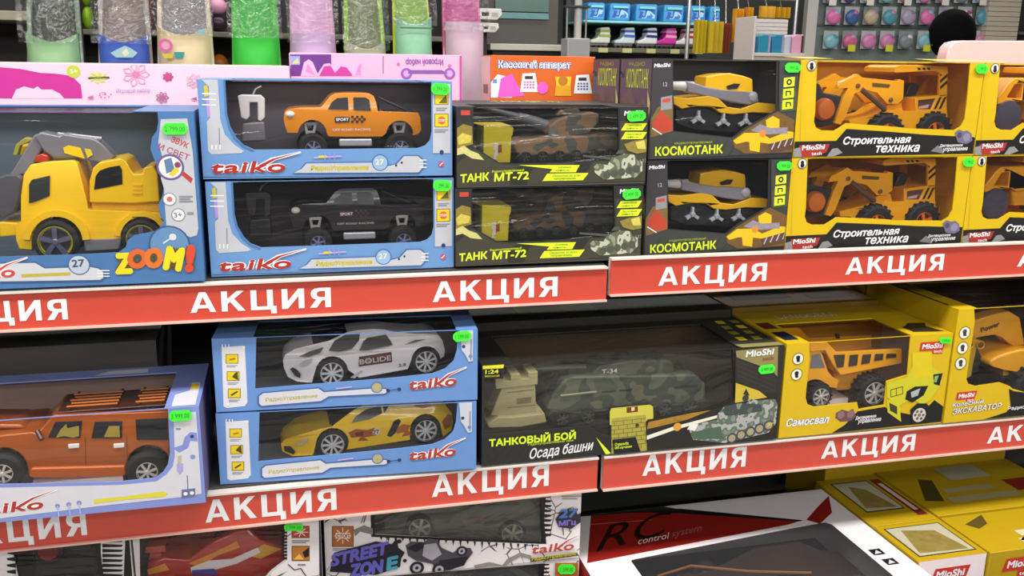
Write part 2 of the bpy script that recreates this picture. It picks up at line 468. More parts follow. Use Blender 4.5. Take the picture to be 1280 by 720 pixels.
def wheel(root, f, px, py, r, dep, width, rim=SILVER, spokes=5, rimf=0.62, hub=None, lugs=0, name='wheel'):
    c = f.uv(px, py, dep); R = f.size(px, py, r, dep)
    mb = MB()
    mb.lathe(c[0], c[1], [(R * rimf * 0.9, 0.007), (R * rimf, 0.001), (R * 0.86, 0), (R, width * 0.18), (R, width * 0.82), (R * 0.86, width), (R * 0.3, width)], 28, TYRE, dep)
    if lugs:
        for k in range(lugs):
            a = 2 * math.pi * k / lugs
            ca, sa = math.cos(a), math.sin(a)
            p = [(c[0] + (R * q) * ca - t * sa, c[1] + (R * q) * sa + t * ca) for q, t in ((0.93, -R * .07), (1.07, -R * .05), (1.07, R * .05), (0.93, R * .07))]
            mb.prism(p, dep + width * 0.1, dep + width * 0.9, TYRE)
    w = mb.build(name, root)
    rb = MB(); q = R * rimf
    rb.lathe(c[0], c[1], [(q * 0.98, 0.0), (q * 1.02, 0.0), (q * 1.02, 0.003), (q * 0.9, 0.003), (q * 0.86, 0.0045)], 28, rim, dep - 0.0003, False)
    rb.disc(c, q * 0.9, dep + 0.0035, C('2a2a2c', 0.5))
    for k in range(spokes):
        a = 2 * math.pi * k / spokes + 0.3; ca, sa = math.cos(a), math.sin(a); wd = q * (0.9 / max(spokes, 3)) ** 0.9 * 0.75
        p = [(c[0] + d * ca - t * sa, c[1] + d * sa + t * ca) for d, t in ((q * .1, -wd * .8), (q * .96, -wd), (q * .96, wd), (q * .1, wd * .8))]
        rb.prism(p, dep, dep + 0.003, hub or rim)
    rb.lathe(c[0], c[1], [(q * 0.16, 0), (q * 0.24, 0.0015), (q * 0.24, 0.003)], 14, hub or rim, dep - 0.001)
    rb.build('rim', w)
    return w

def fit_in(root, w, h, d, gap=0.0045):
    """keep a toy's hidden underside and flanks inside its carton"""
    seen = set()
    def rec(o, off):
        if o.type == 'MESH' and o.data.name not in seen:
            seen.add(o.data.name)
            for v in o.data.vertices:
                c = v.co
                c.z = min(max(c.z, gap), h - gap); c.x = min(max(c.x, gap), w - gap)
                c.y = min(max(c.y + off, 0.0034), d - 0.0075) - off
        for ch in o.children: rec(ch, off + ch.location.y)
    for ch in root.children: rec(ch, ch.location.y)
    return root

# ---------------------------------------------------------------- the shop shell
structure(MB().box(-4.5, 8.0, -5.0, 7.0, -0.05, 0.0, C('b9b4ab', 0.3, scale=4)), 'floor')
structure(MB().box(-4.5, 8.0, 6.9, 7.0, 0.0, 3.4, C('6d7370', 0.7, scale=3)), 'wall_back')
structure(MB().box(-4.6, -4.5, -5.0, 7.0, 0.0, 3.4, C('8a8a88', 0.7)), 'wall_left')
structure(MB().box(8.0, 8.1, -5.0, 7.0, 0.0, 3.4, C('8a8a88', 0.7)), 'wall_right')
structure(MB().box(-4.6, 8.1, -5.0, 7.0, 3.4, 3.45, C('d9d9d6', 0.8)), 'ceiling')

# ---------------------------------------------------------------- gondola shelving with its red promotion rails
RAILF = Face(0, 0, 0)
RED = C('c94838', 0.38, var=0.04, coat=0.2); STEEL = C('5a5957', 0.5); DARK = C('2c2c2b', 0.6); LIP = C('d8d0c8', 0.4)
def gondola(x0, x1, label):
    g = thing('gondola_frame', label, 'shelving unit', (x0, 0, 0))
    w = x1 - x0
    MB().box(0, w, 0.46, 0.475, 0.12, 1.15, DARK).build('back_panel', g, smooth=0)
    MB().box(0, w, -0.2, 0.46, 0.0, 0.12, DARK).build('plinth', g, smooth=0)
    for ux in (0.0, w - 0.03):
        MB().box(ux, ux + 0.03, 0.43, 0.459, 0.12, 1.15, STEEL).build('upright', g, smooth=0)
    return g
gondola(-1.05, 0.5025, 'dark steel gondola frame carrying the left shelves of boxed toy cars')
gondola(0.5045, 1.95, 'dark steel gondola frame carrying the right shelves of yellow toy boxes')

def shelf(x0, x1, zt, r0, r1, label, words, depth=0.42):
    t = thing('shelf', label, 'shelf', (x0, 0, zt), group='red railed gondola shelves')
    w = x1 - x0; lo = r0 - zt; hi = r1 - zt
    MB().box(0, w, 0.014, depth, -0.028, 0.0, DARK).build('shelf_board', t, bevel=0.002)
    rb = MB().box(0, w, 0.004, 0.0135, lo, hi, LIP).box(0, w, -0.003, 0.004, lo, lo + 0.003, C('e9b9ac', 0.4)).box(0, w, -0.003, 0.004, hi - 0.003, hi, LIP)  # the lower lip's pink is a highlight put into its colour
    rail = rb.build('price_rail', t, smooth=0, label='grey plastic price rail with pale lips, the lower one painted as a pink highlight')
    MB().box(0.0, w, 0.002, 0.004, lo + 0.003, hi - 0.003, RED).build('promotional_strip', rail, smooth=0, label='bright red paper strip')
    for ax, ay, bx, by, h in words:
        mb = MB()
        a = RAILF.uv(ax, ay); b = RAILF.uv(bx, by); hh = abs(RAILF.uv(ax, ay - h)[1] - a[1])
        promo_word(mb, (a[0] - x0, a[1] - zt), (b[0] - x0, b[1] - zt), hh, 0.0014, WHITE)
        mb.build('lettering', rail, smooth=0, recalc=False, label='white capital letters')
    return t
shelf(-1.05, 0.5005, 1.190, 1.1285, 1.1865, 'upper left shelf with blue car boxes standing on it', [(-88, 406, 85, 399.5, 26.5), (238, 391.5, 414, 384, 25.5), (541, 378, 697, 370.5, 25.5)])
shelf(0.5065, 1.95, 1.1935, 1.1365, 1.2, 'upper right shelf with black and yellow boxes standing on it', [(823, 357.5, 958, 351, 23), (1057, 343.5, 1179, 337.8, 21), (1272, 333.5, 1388, 328.5, 19.5)])
shelf(-1.05, 0.4975, 0.857, 0.7915, 0.8535, 'middle left shelf with sports car and off-roader boxes on it', [(-64, 686, 109, 669, 30), (257, 654, 421, 637.5, 28), (540, 622, 686, 607.5, 27)])
shelf(0.5075, 1.95, 0.857, 0.7895, 0.8535, 'middle right shelf with tank, dump truck and excavator boxes on it', [(803, 595.5, 932, 583.5, 25.5), (1026.5, 574, 1143, 563.5, 21.5), (1234, 555, 1346, 545, 20)])
t = thing('bottom_shelf', 'deep bottom shelf carrying the lowest row of boxes', 'shelf', (-1.05, -0.3, 0.525))
MB().box(0, 3.0, 0, 0.72, -0.03, 0, DARK).build('shelf_board', t, bevel=0.002)
MB().box(0, 3.0, -0.012, -0.001, -0.06, 0.0, LIP).build('price_rail', t, smooth=0)
for k, x in enumerate((-1.0, 0.0, 1.0, 1.9)):
    MB().box(x + 1.05 - 0.02, x + 1.05 + 0.02, 0.02, 0.68, -0.404, -0.031, STEEL).build('bracket', t, smooth=0)

# ================================================================ TOP SHELF
BLUE = C('6791c6', 0.42); BLUED = C('4873a8', 0.42); GREYP = C('b9bcc4', 0.42); YEL = C('e3c81f', 0.45); NAVY = C('24386b', 0.45)
INNERD = C('544f57', 0.6)

# ---- two stacked blue boxes with big-wheeled pickups
fT = Face(-0.1145, 0.02, 1.3360)
def taiko_box(label, f):
    w, h = 0.3635, 0.1405
    r = carton('toy_car_box', label, 'toy box', f, w, h, 0.15, BLUE, INNERD,
               '281,90 283,140 287,157 294,171 304,181 318,187 420,186.3 522,185 531,182 537,176 539.5,165 539,90',
               (0.045, 0.325, 0.12), 'blue boxed big-wheeled pickups')
    p = Print(f, w, h)
    p.poly('251.5,97.5 272,98 275.5,150 281,168 293,181 305,189 301,191.5 264,193 260,188 258.5,152 262.5,148 261,108', GREYP)
    p.poly('254.5,108 259,106 261,120 255.5,121', C('c9b52a')).poly('257,122 261.5,122 263,146 259,147', C('a98fd0'))
    for y in (117, 124, 131): p.line('252.5,%g 270,%g' % (y, y + 0.5), 1.2, WHITE)
    p.line('274,160 274.5,183', 0.8, C('6f7480'))
    p.poly('279,99 281.5,99 284,142 288,158 296,172 306,182 318,188.2 316,189.5 303,184 292,173 285.5,160 281.5,144', BLUED)
    for x in (265, 270, 275): p.line('%g,181 %g,187' % (x, x), 1.2, WHITE)
    p.rect(541, 105, 563, 191.5, GREYP)
    for y0, y1 in ((116, 131), (142, 159)):
        p.rect(543, y0, 560.5, y1, C('7d6a1c')); p.rect(544, y0 + 1, 559.5, y1 - 1, YEL)
    p.poly('548,129 558,118 559,129', C('5d5a20')); p.circ(552, 150.5, 5, C('d2662a')); p.text('СТОП', 547.5, 152, 556.5, 152, 3, WHITE, 0.03)
    p.bars(545, 134, 559, 139, 2, C('7f828c')); p.bars(543, 161, 560, 166, 2, C('7f828c'))
    p.circ(552, 190, 2.6, NAVY); p.circ(551.5, 205, 3.4, C('c8405a')); p.line('549.5,207 553.5,203', 1, WHITE)
    p.poly('365,217 375,211.5 382,203 464,202 470,208 484,206.5 494,204.5 504,193.8 523,193.8 530,200 530.5,209 524,216.5', C('3b5f97'))
    p.poly('367,216 377,211 383,204.2 465,203.2 471,209 485,207.5 496,205 505,195 522,195 529,201 529,208.5 523,215.3', GREYP)
    p.text('РадиоУправление', 388, 213.2, 461, 212.4, 6.5, C('c9b91c'), 0.02, 0.15, C('8f8a4a'), 0.05)
    p.circ(475, 203.3, 10.3, C('3b5f97')); p.circ(475, 203.3, 9.2, C('8fb0d8')); p.text('27', 469, 206, 480, 205.8, 7, C('e6dfa8'), 0.02)
    for y in (200, 204.5, 209): p.line('524,%g 533,%g' % (y, y), 1, WHITE)
    p.line('392,197 427,195', 1.6, C('b59fe0')); p.line('398,196 408,195.6', 2.6, YEL)
    for x in (406, 412, 418): p.line('%g,191 %g,199.5' % (x, x), 1, C('9a8fd0'))
    p.circ(495, 206.5, 1.3, BLACK); p.circ(502, 203, 1.3, BLACK)
    taiko_logo(p, 264.5, 216.8, 357, 214.8, 14.5)
    p.line('253,221.3 566,219.2', 0.8, NAVY)
    p.done(r)
    price_tag(r, f, 538.5, 103.5, 561.5, 118, '1 399.00', slope=0.03)
    return r
bx = taiko_box('upper blue window box holding the orange pickup', fT)
fT2 = Face(-0.1125, 0.02, 1.1915)
b2 = copy_tree(bx, fT2.o, 'lower blue window box holding the dark pickup with silver step')
for o in (bx, b2): o['group'] = 'blue boxed big-wheeled pickups'

def pickup(label, loc, body, dark, decal, susp):
    f = fT; D = 0.042
    r = thing('toy_pickup_truck', label, 'toy truck', loc, 0, 'big-wheeled toy pickups')
    zb = f.uv(420, 137, D)[1]
    ins = lambda x, z: 0.34 * max(0, z - zb) + 0.05 * max(0, zb - 0.012 - z)
    mb = MB(); W = 0.075
    mb.prism(f.P('359,166 356,157 354.5,149 355.5,141 361,136.5 376,134.5 401,134.3 406,129 413,120.5 419,117.3 432,116.2 452,116.2 462,117 467.5,120 470.5,128 472.5,139.3 500,140 523,141 525.5,147 527,163 523,168 516,169 @500,168,17,5 478,171 411,171 @390.5,168,18,5', D), D, D + W, body, inset=ins)
    b = mb.build('body', r, 0.0022, 3, 45)
    wb = MB()
    for t in ('410,136.5 414.5,128 421.5,122.8 435,121.8 435.7,137', '442,137.2 441.8,121.8 457.5,122 462,125 463.5,138'):
        wb.flat(f.P(t, D), D - 0.0012, dark, inset=ins)
    wb.build('side_windows', b, smooth=0, recalc=False)
    db = MB()
    db.flat(f.P('418.5,146 437,146 437,152.5 418.5,153', D), D - 0.0009, decal)
    for i in range(6):
        for j in range(3):
            if (i + j) % 2 == 0:
                x = 439 + i * 3; y = 144.5 + j * 3
                db.flat(f.P('%g,%g %g,%g %g,%g %g,%g' % (x, y, x + 3, y, x + 3, y + 3, x, y + 3), D), D - 0.0009, decal)
    a = f.uv(420, 151.3, D); c = f.uv(436, 151, D); db.write('SPORT', a, c, abs(f.uv(420, 147.5, D)[1] - a[1]), D - 0.0013, WHITE, 0.03)
    a = f.uv(416, 163.5, D); c = f.uv(463, 163, D); db.write('OFF ROAD RACING', a, c, abs(f.uv(420, 160.8, D)[1] - a[1]), D - 0.0009, WHITE, 0.0)
    db.line = None
    db.build('side_stickers', b, smooth=0, recalc=False)
    lb = MB(); q = f.uv(360, 143, D); lb.ball((q[0] + .003, D + .004, q[1]), (.008, .008, .006), C('e8e2d6', 0.1)); lb.ball((q[0] + .003, D + W - .004, q[1]), (.008, .008, .006), C('e8e2d6', 0.1))
    lb.build('headlights', b)
    z = f.uv(480, 140, D)[1]; x0 = f.uv(476, 140, D)[0]; x1 = f.uv(521, 140, D)[0]
    MB().box(x0, x1, D + 0.008, D + W - 0.008, z - 0.004, z + 0.0006, BLACK).build('cargo_bed', b, smooth=0)
    rb = MB(); zz = f.uv(474, 123, D)[1]
    for yy in (D + .018, D + W - .018): rb.tube([(x0 - .002, yy, z), (x0, yy, zz), (x1 - .014, yy, z + .002)], 0.0018, BLACK)
    rb.tube([(x0, D + .018, zz), (x0, D + W - .018, zz)], 0.0018, BLACK)
    rb.build('roll_bar', b)
    sb = MB()
    for cx in (388, 499.5):
        for yy in (D + 0.004, D + W - 0.012):
            sb.prism(f.P('%g,153 %g,153 %g,170 %g,170' % (cx - 8.5, cx + 8.5, cx + 5.5, cx - 5.5), D), yy, yy + 0.008, susp, [f.P('%g,157 %g,157 %g,164 %g,164' % (cx - 4.5, cx + 4.5, cx + 3, cx - 3), D)])
    sb.build('suspension', r, 0.0008)
    mb = MB(); x0, z0 = f.uv(424, 183, D); x1, z1 = f.uv(465, 173.5, D)
    mb.box(x0, x1, D - 0.002, D + 0.006, z0, z1, C('cfd0d6', 0.3, 0.5))
    mb.build('side_step', r, 0.002, 3)
    xa = f.uv(391, 184, D); xb = f.uv(499.5, 184, D)
    MB().tube([(xa[0], D + .01, xa[1]), (xa[0], D + W - .01, xa[1])], 0.004, BLACK).tube([(xb[0], D + .01, xb[1]), (xb[0], D + W - .01, xb[1])], 0.004, BLACK).box(xa[0], xb[0], D + .025, D + W - .025, xa[1] + .002, xa[1] + .008, BLACK).build('chassis', r)
    for px in (391, 500):
        for dd in (D - 0.016, D + W - 0.014):
            wheel(r, f, px, 184.5, 18.5, D, 0.03, C('8f93b8', 0.3, 0.4), 6, 0.5).location.y = dd - D
    return r
fit_in(pickup('orange toy pickup with checkered door stickers in the upper blue box', fT.o, C('e08a1e', 0.25, coat=0.5, var=0.02), GLASSY, C('2a2326'), C('8a8a8c', 0.4)), .3635, .1405, .15)
fit_in(pickup('dark toy pickup with light grey suspension in the lower blue box', fT2.o, C('242225', 0.3, coat=0.4), C('0c0c0d', .35), C('5b3a3c'), C('b5b0a8', 0.4)), .3635, .1405, .15)

def remote(label, loc, grip='d5d0ce', base='6e6c70'):
    f = fT; D = 0.05
    r = thing('toy_remote_control', label, 'remote control', loc, 0, 'pistol-grip toy remotes')
    MB().prism(f.P('297,120 302,118.5 326,119 331,124 331,147 326,152 322,150 322,128 312,128 312,146 308,150 301,147', D), D, D + 0.022, C(grip, 0.4)).build('grip', r, 0.0015, 3)
    MB().prism(f.P('303,154 330,152 333,176 301,178', D), D - 0.004, D + 0.032, C(base, 0.4)).build('base', r, 0.003, 3)
    x, z = f.uv(316, 118.5, D)
    MB().tube([(x, D + .01, z), (x + .004, D + .012, z + 0.008), (x + 0.012, D + .02, z + 0.012)], 0.0012, C('9a989c')).build('antenna', r)
    return r
remote('white and grey toy remote in the upper blue pickup box', fT.o)
remote('near-black toy remote in the lower blue pickup box', fT2.o, '2e2b2f', '28262a')

# ---- big blue box with the chunky yellow digger lorry
fZ = Face(-0.52, 0.0, 1.1905)
def zoom_box():
    w, h = 0.4, 0.2425
    f = fZ
    r = carton('toy_truck_box', 'big blue open-front box with yellow and orange lettering holding the yellow digger lorry', 'toy box', f, w, h, 0.2, BLUED, C('56626c', 0.6),
               '-140,120 196,130 198,152 196,163 190,172 188,186 193,200 200,214 206,228 203,245 198,256 200,270 205,276 197,288 184,291 168,294 160,300 157,309 148,315.5 90,318.5 0,321 -140,325', (0.006, 0.32, 0.17), floor=C('9db0bf', 0.5))
    p = Print(f, w, h)
    p.poly('201,149 234,148 241,190 248,286 246,294 238,296.5 232,294 230,303 210,302.5 207,270 205,236 201,222 204,200 198,178', GREYP)
    p.text('ЗВУК', 213, 177, 234, 186, 8, C('b8483c'), 0.03); p.text('И СВЕТ', 197, 186, 235, 201, 8, C('a0506a'), 0.02)
    p.circ(213, 209, 17.5, C('6a4f8f')); p.circ(213, 209, 14.5, C('e6e0da'))
    p.poly('205,200 214,197 219,213 208,217', C('5a78a0')).poly('211,218 221,207 224,214 216,221', C('d8bf2a')).circ(222, 206, 4, C('7a3f62'))
    p.poly('226,218 230,214.5 241,223 239,229', C('b03a2c'))
    for x, y in ((212, 249), (223, 268.5)): p.circ(x, y, 8.8, C('7f858c')); p.circ(x, y, 7.6, C('dcdcde'))
    p.circ(212, 249, 3.6, C('c06a62')); p.text('3+', 218, 272, 228, 271, 6, C('6e737a'), 0.02)
    p.bars(224, 244, 241, 253, 3, C('84888f')); p.bars(234, 264, 242, 269, 1, C('84888f'))
    for q, m in ((26, C('33527f')), (24, C('5f88b4'))): p.circ(212, 306, q, m)
    p.circ(216, 296, 4.5, C('cfd3d8')); p.line('216,296 204,304', 1.5, C('cfd3d8'))
    p.poly('0,328 45,327 57,334 112,332 124,334 131,339 131,348 126,351 0,353', C('45618d')); p.poly('0,329.5 44,328.5 56,335.5 112,333.5 123,335.5 129,340 129,347 125,349.5 0,351.5', C('c6c9cf'))
    for y in (338, 341.5, 345): p.line('122,%g 137,%g' % (y, y), 1, WHITE)
    p.line('27,344.5 88,342', 3.4, C('b8a93a'))
    p.circ(99, 331, 14, C('40608f')); p.circ(99, 331, 12.6, C('b4bfcc')); p.text('27', 90.5, 334, 106.5, 333, 9.5, C('3a4a66'), 0.03)
    taiko_logo(p, -52, 350.5, 20, 346, 14, C('c24a40'))
    dk = C('5a4a16')
    for ch, x0, y0, x1, y1, hh, col in (('Z', 144, 343, 169, 342, 27, 'e6cf1c'), ('O', 160, 336, 186, 335, 25, 'd2622a'), ('O', 182, 336, 206, 334, 26, 'd8702c'), ('M', 203, 337, 229, 340, 31, 'e6d21c'), ('!', 231, 340, 245, 340, 35, 'd2482a')):
        p.text(ch, x0, y0, x1, y1, hh, C(col), 0.06, 0.12, dk, 0.11)
    p.done(r)
    price_tag(r, f, 203.5, 153.5, 234.5, 168, '2 799.00')
    return r
zoom_box()
def digger_lorry():
    f = fZ; D = 0.04; W = 0.10; Y = plastic('ffcb12'); G = plastic('77777c')
    r = thing('toy_digger_lorry', 'chunky yellow toy lorry with a grey digger arm in the big blue box', 'toy truck', f.o)
    ins = lambda x, z: 0.16 * max(0, z - f.uv(60, 255, D)[1])
    b = MB().prism(f.P('40,312 24,311 20,300 18.5,281 26,277 25.5,246 28,219 36,207 52,203.5 89,201.5 95,205 108,250 110,262 200,266 203,276 203,297 @178,297,27 152,299 105,301 @71.5,302,32,5', D), D, D + W, Y, inset=ins).build('cab', r, 0.004, 3, 45)
    MB().flat(f.P('35.5,231 39,225 61.5,220 62,245 44,252 36.5,254', D), D - 0.0015, GLASSY, inset=ins).build('side_window', b, smooth=0, recalc=False)
    MB().prism(f.P('39,203.5 42,196 50,193 57,196 57,203.5', D), D + 0.012, D + 0.05, plastic('b93a1e')).build('beacon', b, 0.002)
    # fenders standing proud of the wheels
    fb = MB(); fb.prism(f.P('@71.5,302,43,8 107,294 104,298 @71.5,302,32,8', D)[:0] or
                        [f.uv(71.5 + 42 * math.cos(math.radians(a)), 302 - 40 * math.sin(math.radians(a)), D) for a in range(5, 176, 10)] +
                        [f.uv(71.5 + 33 * math.cos(math.radians(a)), 302 - 32 * math.sin(math.radians(a)), D) for a in range(175, 4, -10)], D - 0.006, D + 0.01, Y)
    fb.prism([f.uv(178 + 34 * math.cos(math.radians(a)), 297 - 33 * math.sin(math.radians(a)), D) for a in range(30, 176, 8)] +
             [f.uv(178 + 27 * math.cos(math.radians(a)), 297 - 27 * math.sin(math.radians(a)), D) for a in range(175, 29, -8)], D - 0.006, D + 0.01, Y)
    fb.build('fenders', r, 0.002)
    MB().prism(f.P('105,299 152,298 150,311 106,313.5', D), D - 0.003, D + W + .003, G).build('skirt', r, 0.002)
    MB().prism(f.P('20,296 38,296 40,315 22,313', D), D + .002, D + W - .002, G).build('bumper', r, 0.002)
    MB().prism(f.P('-4,279 20,280 21,296 -4,298', D), D + .01, D + W - .01, Y).build('front_plate', r, 0.002)
    MB().prism(f.P('112,266 112,252 200,252 199,267', D), D + .012, D + W - .012, Y).build('deck', r, 0.002)
    c = MB().prism(f.P('112,253 112,226 117,209 125,202.5 150,198 158,201 164,212 168,217.5 178,217 180,209.5 192,207 197,216 200,252 165,254', D), D - .002, D + W * .8, Y).build('cabin', r, 0.004, 3, 45)
    MB().flat(f.P('118,237 120,220 125,213 136,209 150,206.5 153,212 153.5,230', D), D - 0.0028, GLASSY).build('cabin_window', c, smooth=0, recalc=False)
    lb = MB()
    for y in (230, 235, 240): lb.prism(f.P('166,%g 178,%g 178,%g 166,%g' % (y, y, y + 2, y + 2), D), D - .004, D, Y)
    lb.build('engine_slats', c)
    a = MB().prism(f.P('38,172 46,166 70,171.5 74,168 115,175 126,183 140,197 132,206 100,202 92,198 62,199 50,191', D), D + .02, D + .055, G).build('boom', r, 0.0025)
    MB().flat(f.P('75,186 82,183 97,186 103,200 88,196 77,193', D), D + .0185, Y).flat(f.P('102,187 110,188 113,195 106,199', D), D + .0185, YEL).build('boom_sticker', a, smooth=0, recalc=False)
    MB().tube([(*f.uv(66, 170, D)[:1], D + .03, f.uv(66, 170, D)[1]), (f.uv(122, 176, D)[0], D + .03, f.uv(122, 176, D)[1])], .003, C('c8c8cc', .2, .8)).build('ram', a)
    MB().prism(f.P('37,170 48,168 52,180 30,219 4,224 12,212', D), D + .024, D + .05, G).build('dipper', r, 0.002)
    MB().prism(f.P('-14,226 2,221 22,220 27,226 23,252 16,268 -2,276 -16,262', D), D + .012, D + .07, C('55555a', 0.35)).build('bucket', r, 0.004)
    MB().prism(f.P('8,197 12,183 24,174 36,176 28,180 18,184 14,197', D), D + .03, D + .045, C('9a9438', 0.4)).box(*f.uv(-10, 0, D)[:1], f.uv(22, 0, D)[0], D + .05, D + .09, f.uv(0, 199, D)[1], f.uv(0, 186, D)[1], Y).build('claw', r, 0.001)
    for px, py, rr in ((71.5, 301, 29), (178, 297, 25)):
        for k, dd in enumerate((-0.012, W - .012)):
            w = wheel(r, f, px, py, rr, D, 0.028, C('a8a61e', 0.35), 5, 0.74, C('6a6a86', 0.3, 0.4)); w.location.y = dd
    fit_in(r, .4, .2425, .2)
digger_lorry()

# ---- stacked black camouflage tank boxes
fM = Face(0.2545, 0.012, 1.3175)
OLIVE = C('4b4a33', 0.5); CAMOB = camo('33332a', '4a4a36', '24241f', scale=22); LIME = C('d9ef2c', 0.42); CARD = C('28282a', 0.5)
def art_tank(p, x, y, s, m, m2):
    """little printed tank: barrel, turret, hull, running gear"""
    q = lambda t: ' '.join('%g,%g' % (x + float(a.split(',')[0]) * s, y + float(a.split(',')[1]) * s) for a in t.split())
    p.poly(q('0,36 6,30 40,34 88,22 98,26 98,44 84,58 20,62 2,48'), m)
    p.poly(q('28,32 36,18 62,10 82,12 88,22 60,32 40,34'), m)
    p.poly(q('-22,16 -22,12 34,17 34,22'), m2)
    p.poly(q('44,10 50,2 60,2 62,10'), m2)
    for k in range(5): p.circ(x + (26 + 15 * k) * s, y + (53 - 3.2 * k) * s, 7.5 * s, m2)
def mt_box(label, f):
    w, h = 0.3085, 0.1225
    r = carton('toy_tank_box', label, 'toy box', f, w, h, 0.25, CARD, C('3b3a2c', 0.6),
               '592,125 592,184 606,192 624,203 640,204.5 700,203 758,200 767,197 772.5,190 773.5,183 773,125', (0.03, 0.26, 0.09), 'black boxed toy tanks', SMOKE)
    p = Print(f, w, h)
    p.poly('568,205 592,186 604,193 622,204.5 640,206 760,201 771,198 775,190 775,150 811,150 806,226 568,234', camo('2c2c28', '3c3b2e', '26261f', scale=16))
    p.poly('569,160 579,155 590,158 591,180 570,186', C('8a7a30', var=.3, scale=200)); p.poly('571,172 578,166 590,170 588,178 573,181', C('c9b94e', var=.3, scale=200))
    p.poly('569,186 580,182 588,188 598,192 605,200 590,198 580,192 570,194', C('c8c479', var=.3, scale=200))
    p.rect(576, 138, 587.5, 144, C('c0442e'))
    p.text('ТАНК', 576, 228.5, 612, 225.5, 10.5, LIME, 0.03, 0.1); p.text('МТ-72', 617.5, 227, 661, 224, 10.5, LIME, 0.03, 0.1)
    p.text('Радиоуправляемый', 615, 215.8, 655, 213.6, 3, LIME, 0.0)
    p.poly('648,206.3 724.5,206.3 719.5,215.2 687,215.4 690.5,211.2', LIME); p.poly('684,217 735.5,216.2 728.5,225.2 678,226.2', LIME)
    p.text('Боевые', 698, 210.5, 714, 210.3, 3, BLACK, 0.01, .2); p.text('эффекты', 694, 214, 712, 213.8, 2.6, BLACK, 0.01, .2)
    p.text('Движение во всех', 690, 221, 726, 220.4, 3, BLACK, 0.01, .2); p.text('направлениях', 692, 224.6, 720, 224.2, 2.6, BLACK, 0.01, .2)
    p.poly('775,134 811,134.5 809,150 775,150', CARD)
    mioshi(p, 780, 144.5, 804, 143.5, 6)
    p.poly('776,163 781.5,154 808.5,154 803,162.8', LIME); p.poly('776,174 781.5,165 808.5,165 803,173.6', LIME)
    p.text('Световые', 783, 158, 802, 157.6, 2.6, BLACK, 0.01, .2); p.text('эффекты', 782, 161.5, 798, 161.3, 2.4, BLACK, 0.01, .2)
    p.text('Звуковые', 783, 169, 802, 168.6, 2.6, BLACK, 0.01, .2); p.text('эффекты', 782, 172.4, 798, 172.2, 2.4, BLACK, 0.01, .2)
    p.poly('780,180 792,176 808,174 808,190 796,192 784,188', C('8a7d34', var=.4, scale=150)); p.poly('794,178 805,175 807,186 797,186', C('cfc25a', var=.3, scale=200))
    art_tank(p, 742, 186, 0.62, camo('8d927c', '5d6450', 'b9bba6', '3a3f34', scale=60), C('4b5044'))
    p.text('137', 800, 203, 808, 202.4, 4, C('9a9f8c'), 0)
    p.line('567.4,234.6 804,228', 1.0, C('55554a')); p.done(r)
    price_tag(r, f, 783, 139, 806, 152, '2 499.00', slope=-0.05)
    tb = MB(); tb.writez('ТАНК МТ-72', (0.10, 0.17), (0.22, 0.17), (0, 0.05), h + .0004, LIME, 0.01)
    tb.build('printed_top', r, smooth=0, recalc=False)
    return r
mb1 = mt_box('upper black tank box beside the blue pickup boxes', fM)
fM2 = Face(0.2525, 0.012, 1.1940)
mb2 = copy_tree(mb1, fM2.o, 'lower black tank box beside the blue pickup boxes')

def small_card_box(label, loc):
    f = fM; D = 0.008
    r = thing('small_cardboard_box', label, 'box', loc, 0, 'yellow cards in the tank boxes')
    yl = C('d9c812', 0.45)
    x0, z0 = f.uv(603, 202, D); x1, z1 = f.uv(641.5, 158, D)
    MB().prism(f.P('604,199 605,156 642,159.5 641,169 639.5,170 638,203 616,203', D), D, D + 0.05, yl).build('carton', r, 0.0008)
    MB().add([(x0 - .012, D + .05, z1 + .0035), (x1 - .008, D + .05, z1 + .0035), (x1, D, z1), (x0 + .001, D, z1 + .001)], [(0, 1, 2, 3)], yl).build('lid', r, smooth=0)
    mb = MB(); a = f.uv(622, 199, D); b = f.uv(622.5, 179, D)
    mb.flat(f.P('622,182 627,180 627,190 622,192', D), D - .0006, C('9a3a22')); mb.write('MioShi', a, b, .007, D - .0009, WHITE, 0.04)
    mb.build('printed_front', r, smooth=0, recalc=False)
small_card_box('yellow card box behind the film of the upper black tank box', fM.o)
small_card_box('yellow card box behind the film of the lower black tank box', fM2.o)

def tracks(mb, f, pts, D, W, m, tw=0.022):
    for yy in (D, D + W - tw): mb.prism(f.P(pts, D), yy, yy + tw, m)
def mt_tank(label, loc, scheme):
    f = fM; D = 0.055; W = 0.085
    r = thing('toy_tank', label, 'toy tank', loc, 0, 'camouflaged battle tanks in black boxes')
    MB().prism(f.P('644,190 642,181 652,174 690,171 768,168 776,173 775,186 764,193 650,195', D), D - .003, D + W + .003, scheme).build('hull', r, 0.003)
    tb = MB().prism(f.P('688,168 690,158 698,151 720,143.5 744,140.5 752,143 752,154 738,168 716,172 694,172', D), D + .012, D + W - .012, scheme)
    tb.prism(f.P('702,146 708,138.5 730,136.5 734,142', D), D + .03, D + .055, scheme)
    t = tb.build('turret', r, 0.006, 3)
    g = C('6d7074', 0.4)
    pts = [f.uv(x, y, D) for x, y in ((692, 160), (672, 152.5), (656, 147.5), (622, 138), (600, 132.5))]
    bb = MB(); bb.tube([(p[0], D + .042, p[1]) for p in pts[:3]], .0105, g, 12, .007); bb.tube([(p[0], D + .042, p[1]) for p in pts[2:]], .0055, g, 10, .0035)
    bb.build('gun_barrel', t)
    mb = MB(); tracks(mb, f, '648,193 643,198 652,205 764,202 776,194 770,187', D - .004, W + .008, BLACK); mb.build('tracks', r, .002)
    for k in range(6):
        wheel(r, f, 658 + 21 * k, 197 - 0.8 * k, 7, D - .009, .006, C('4b4c40', .5), 5, 0.7, name='road_wheel')
    fit_in(r, .308, .1225, .25)
    return r
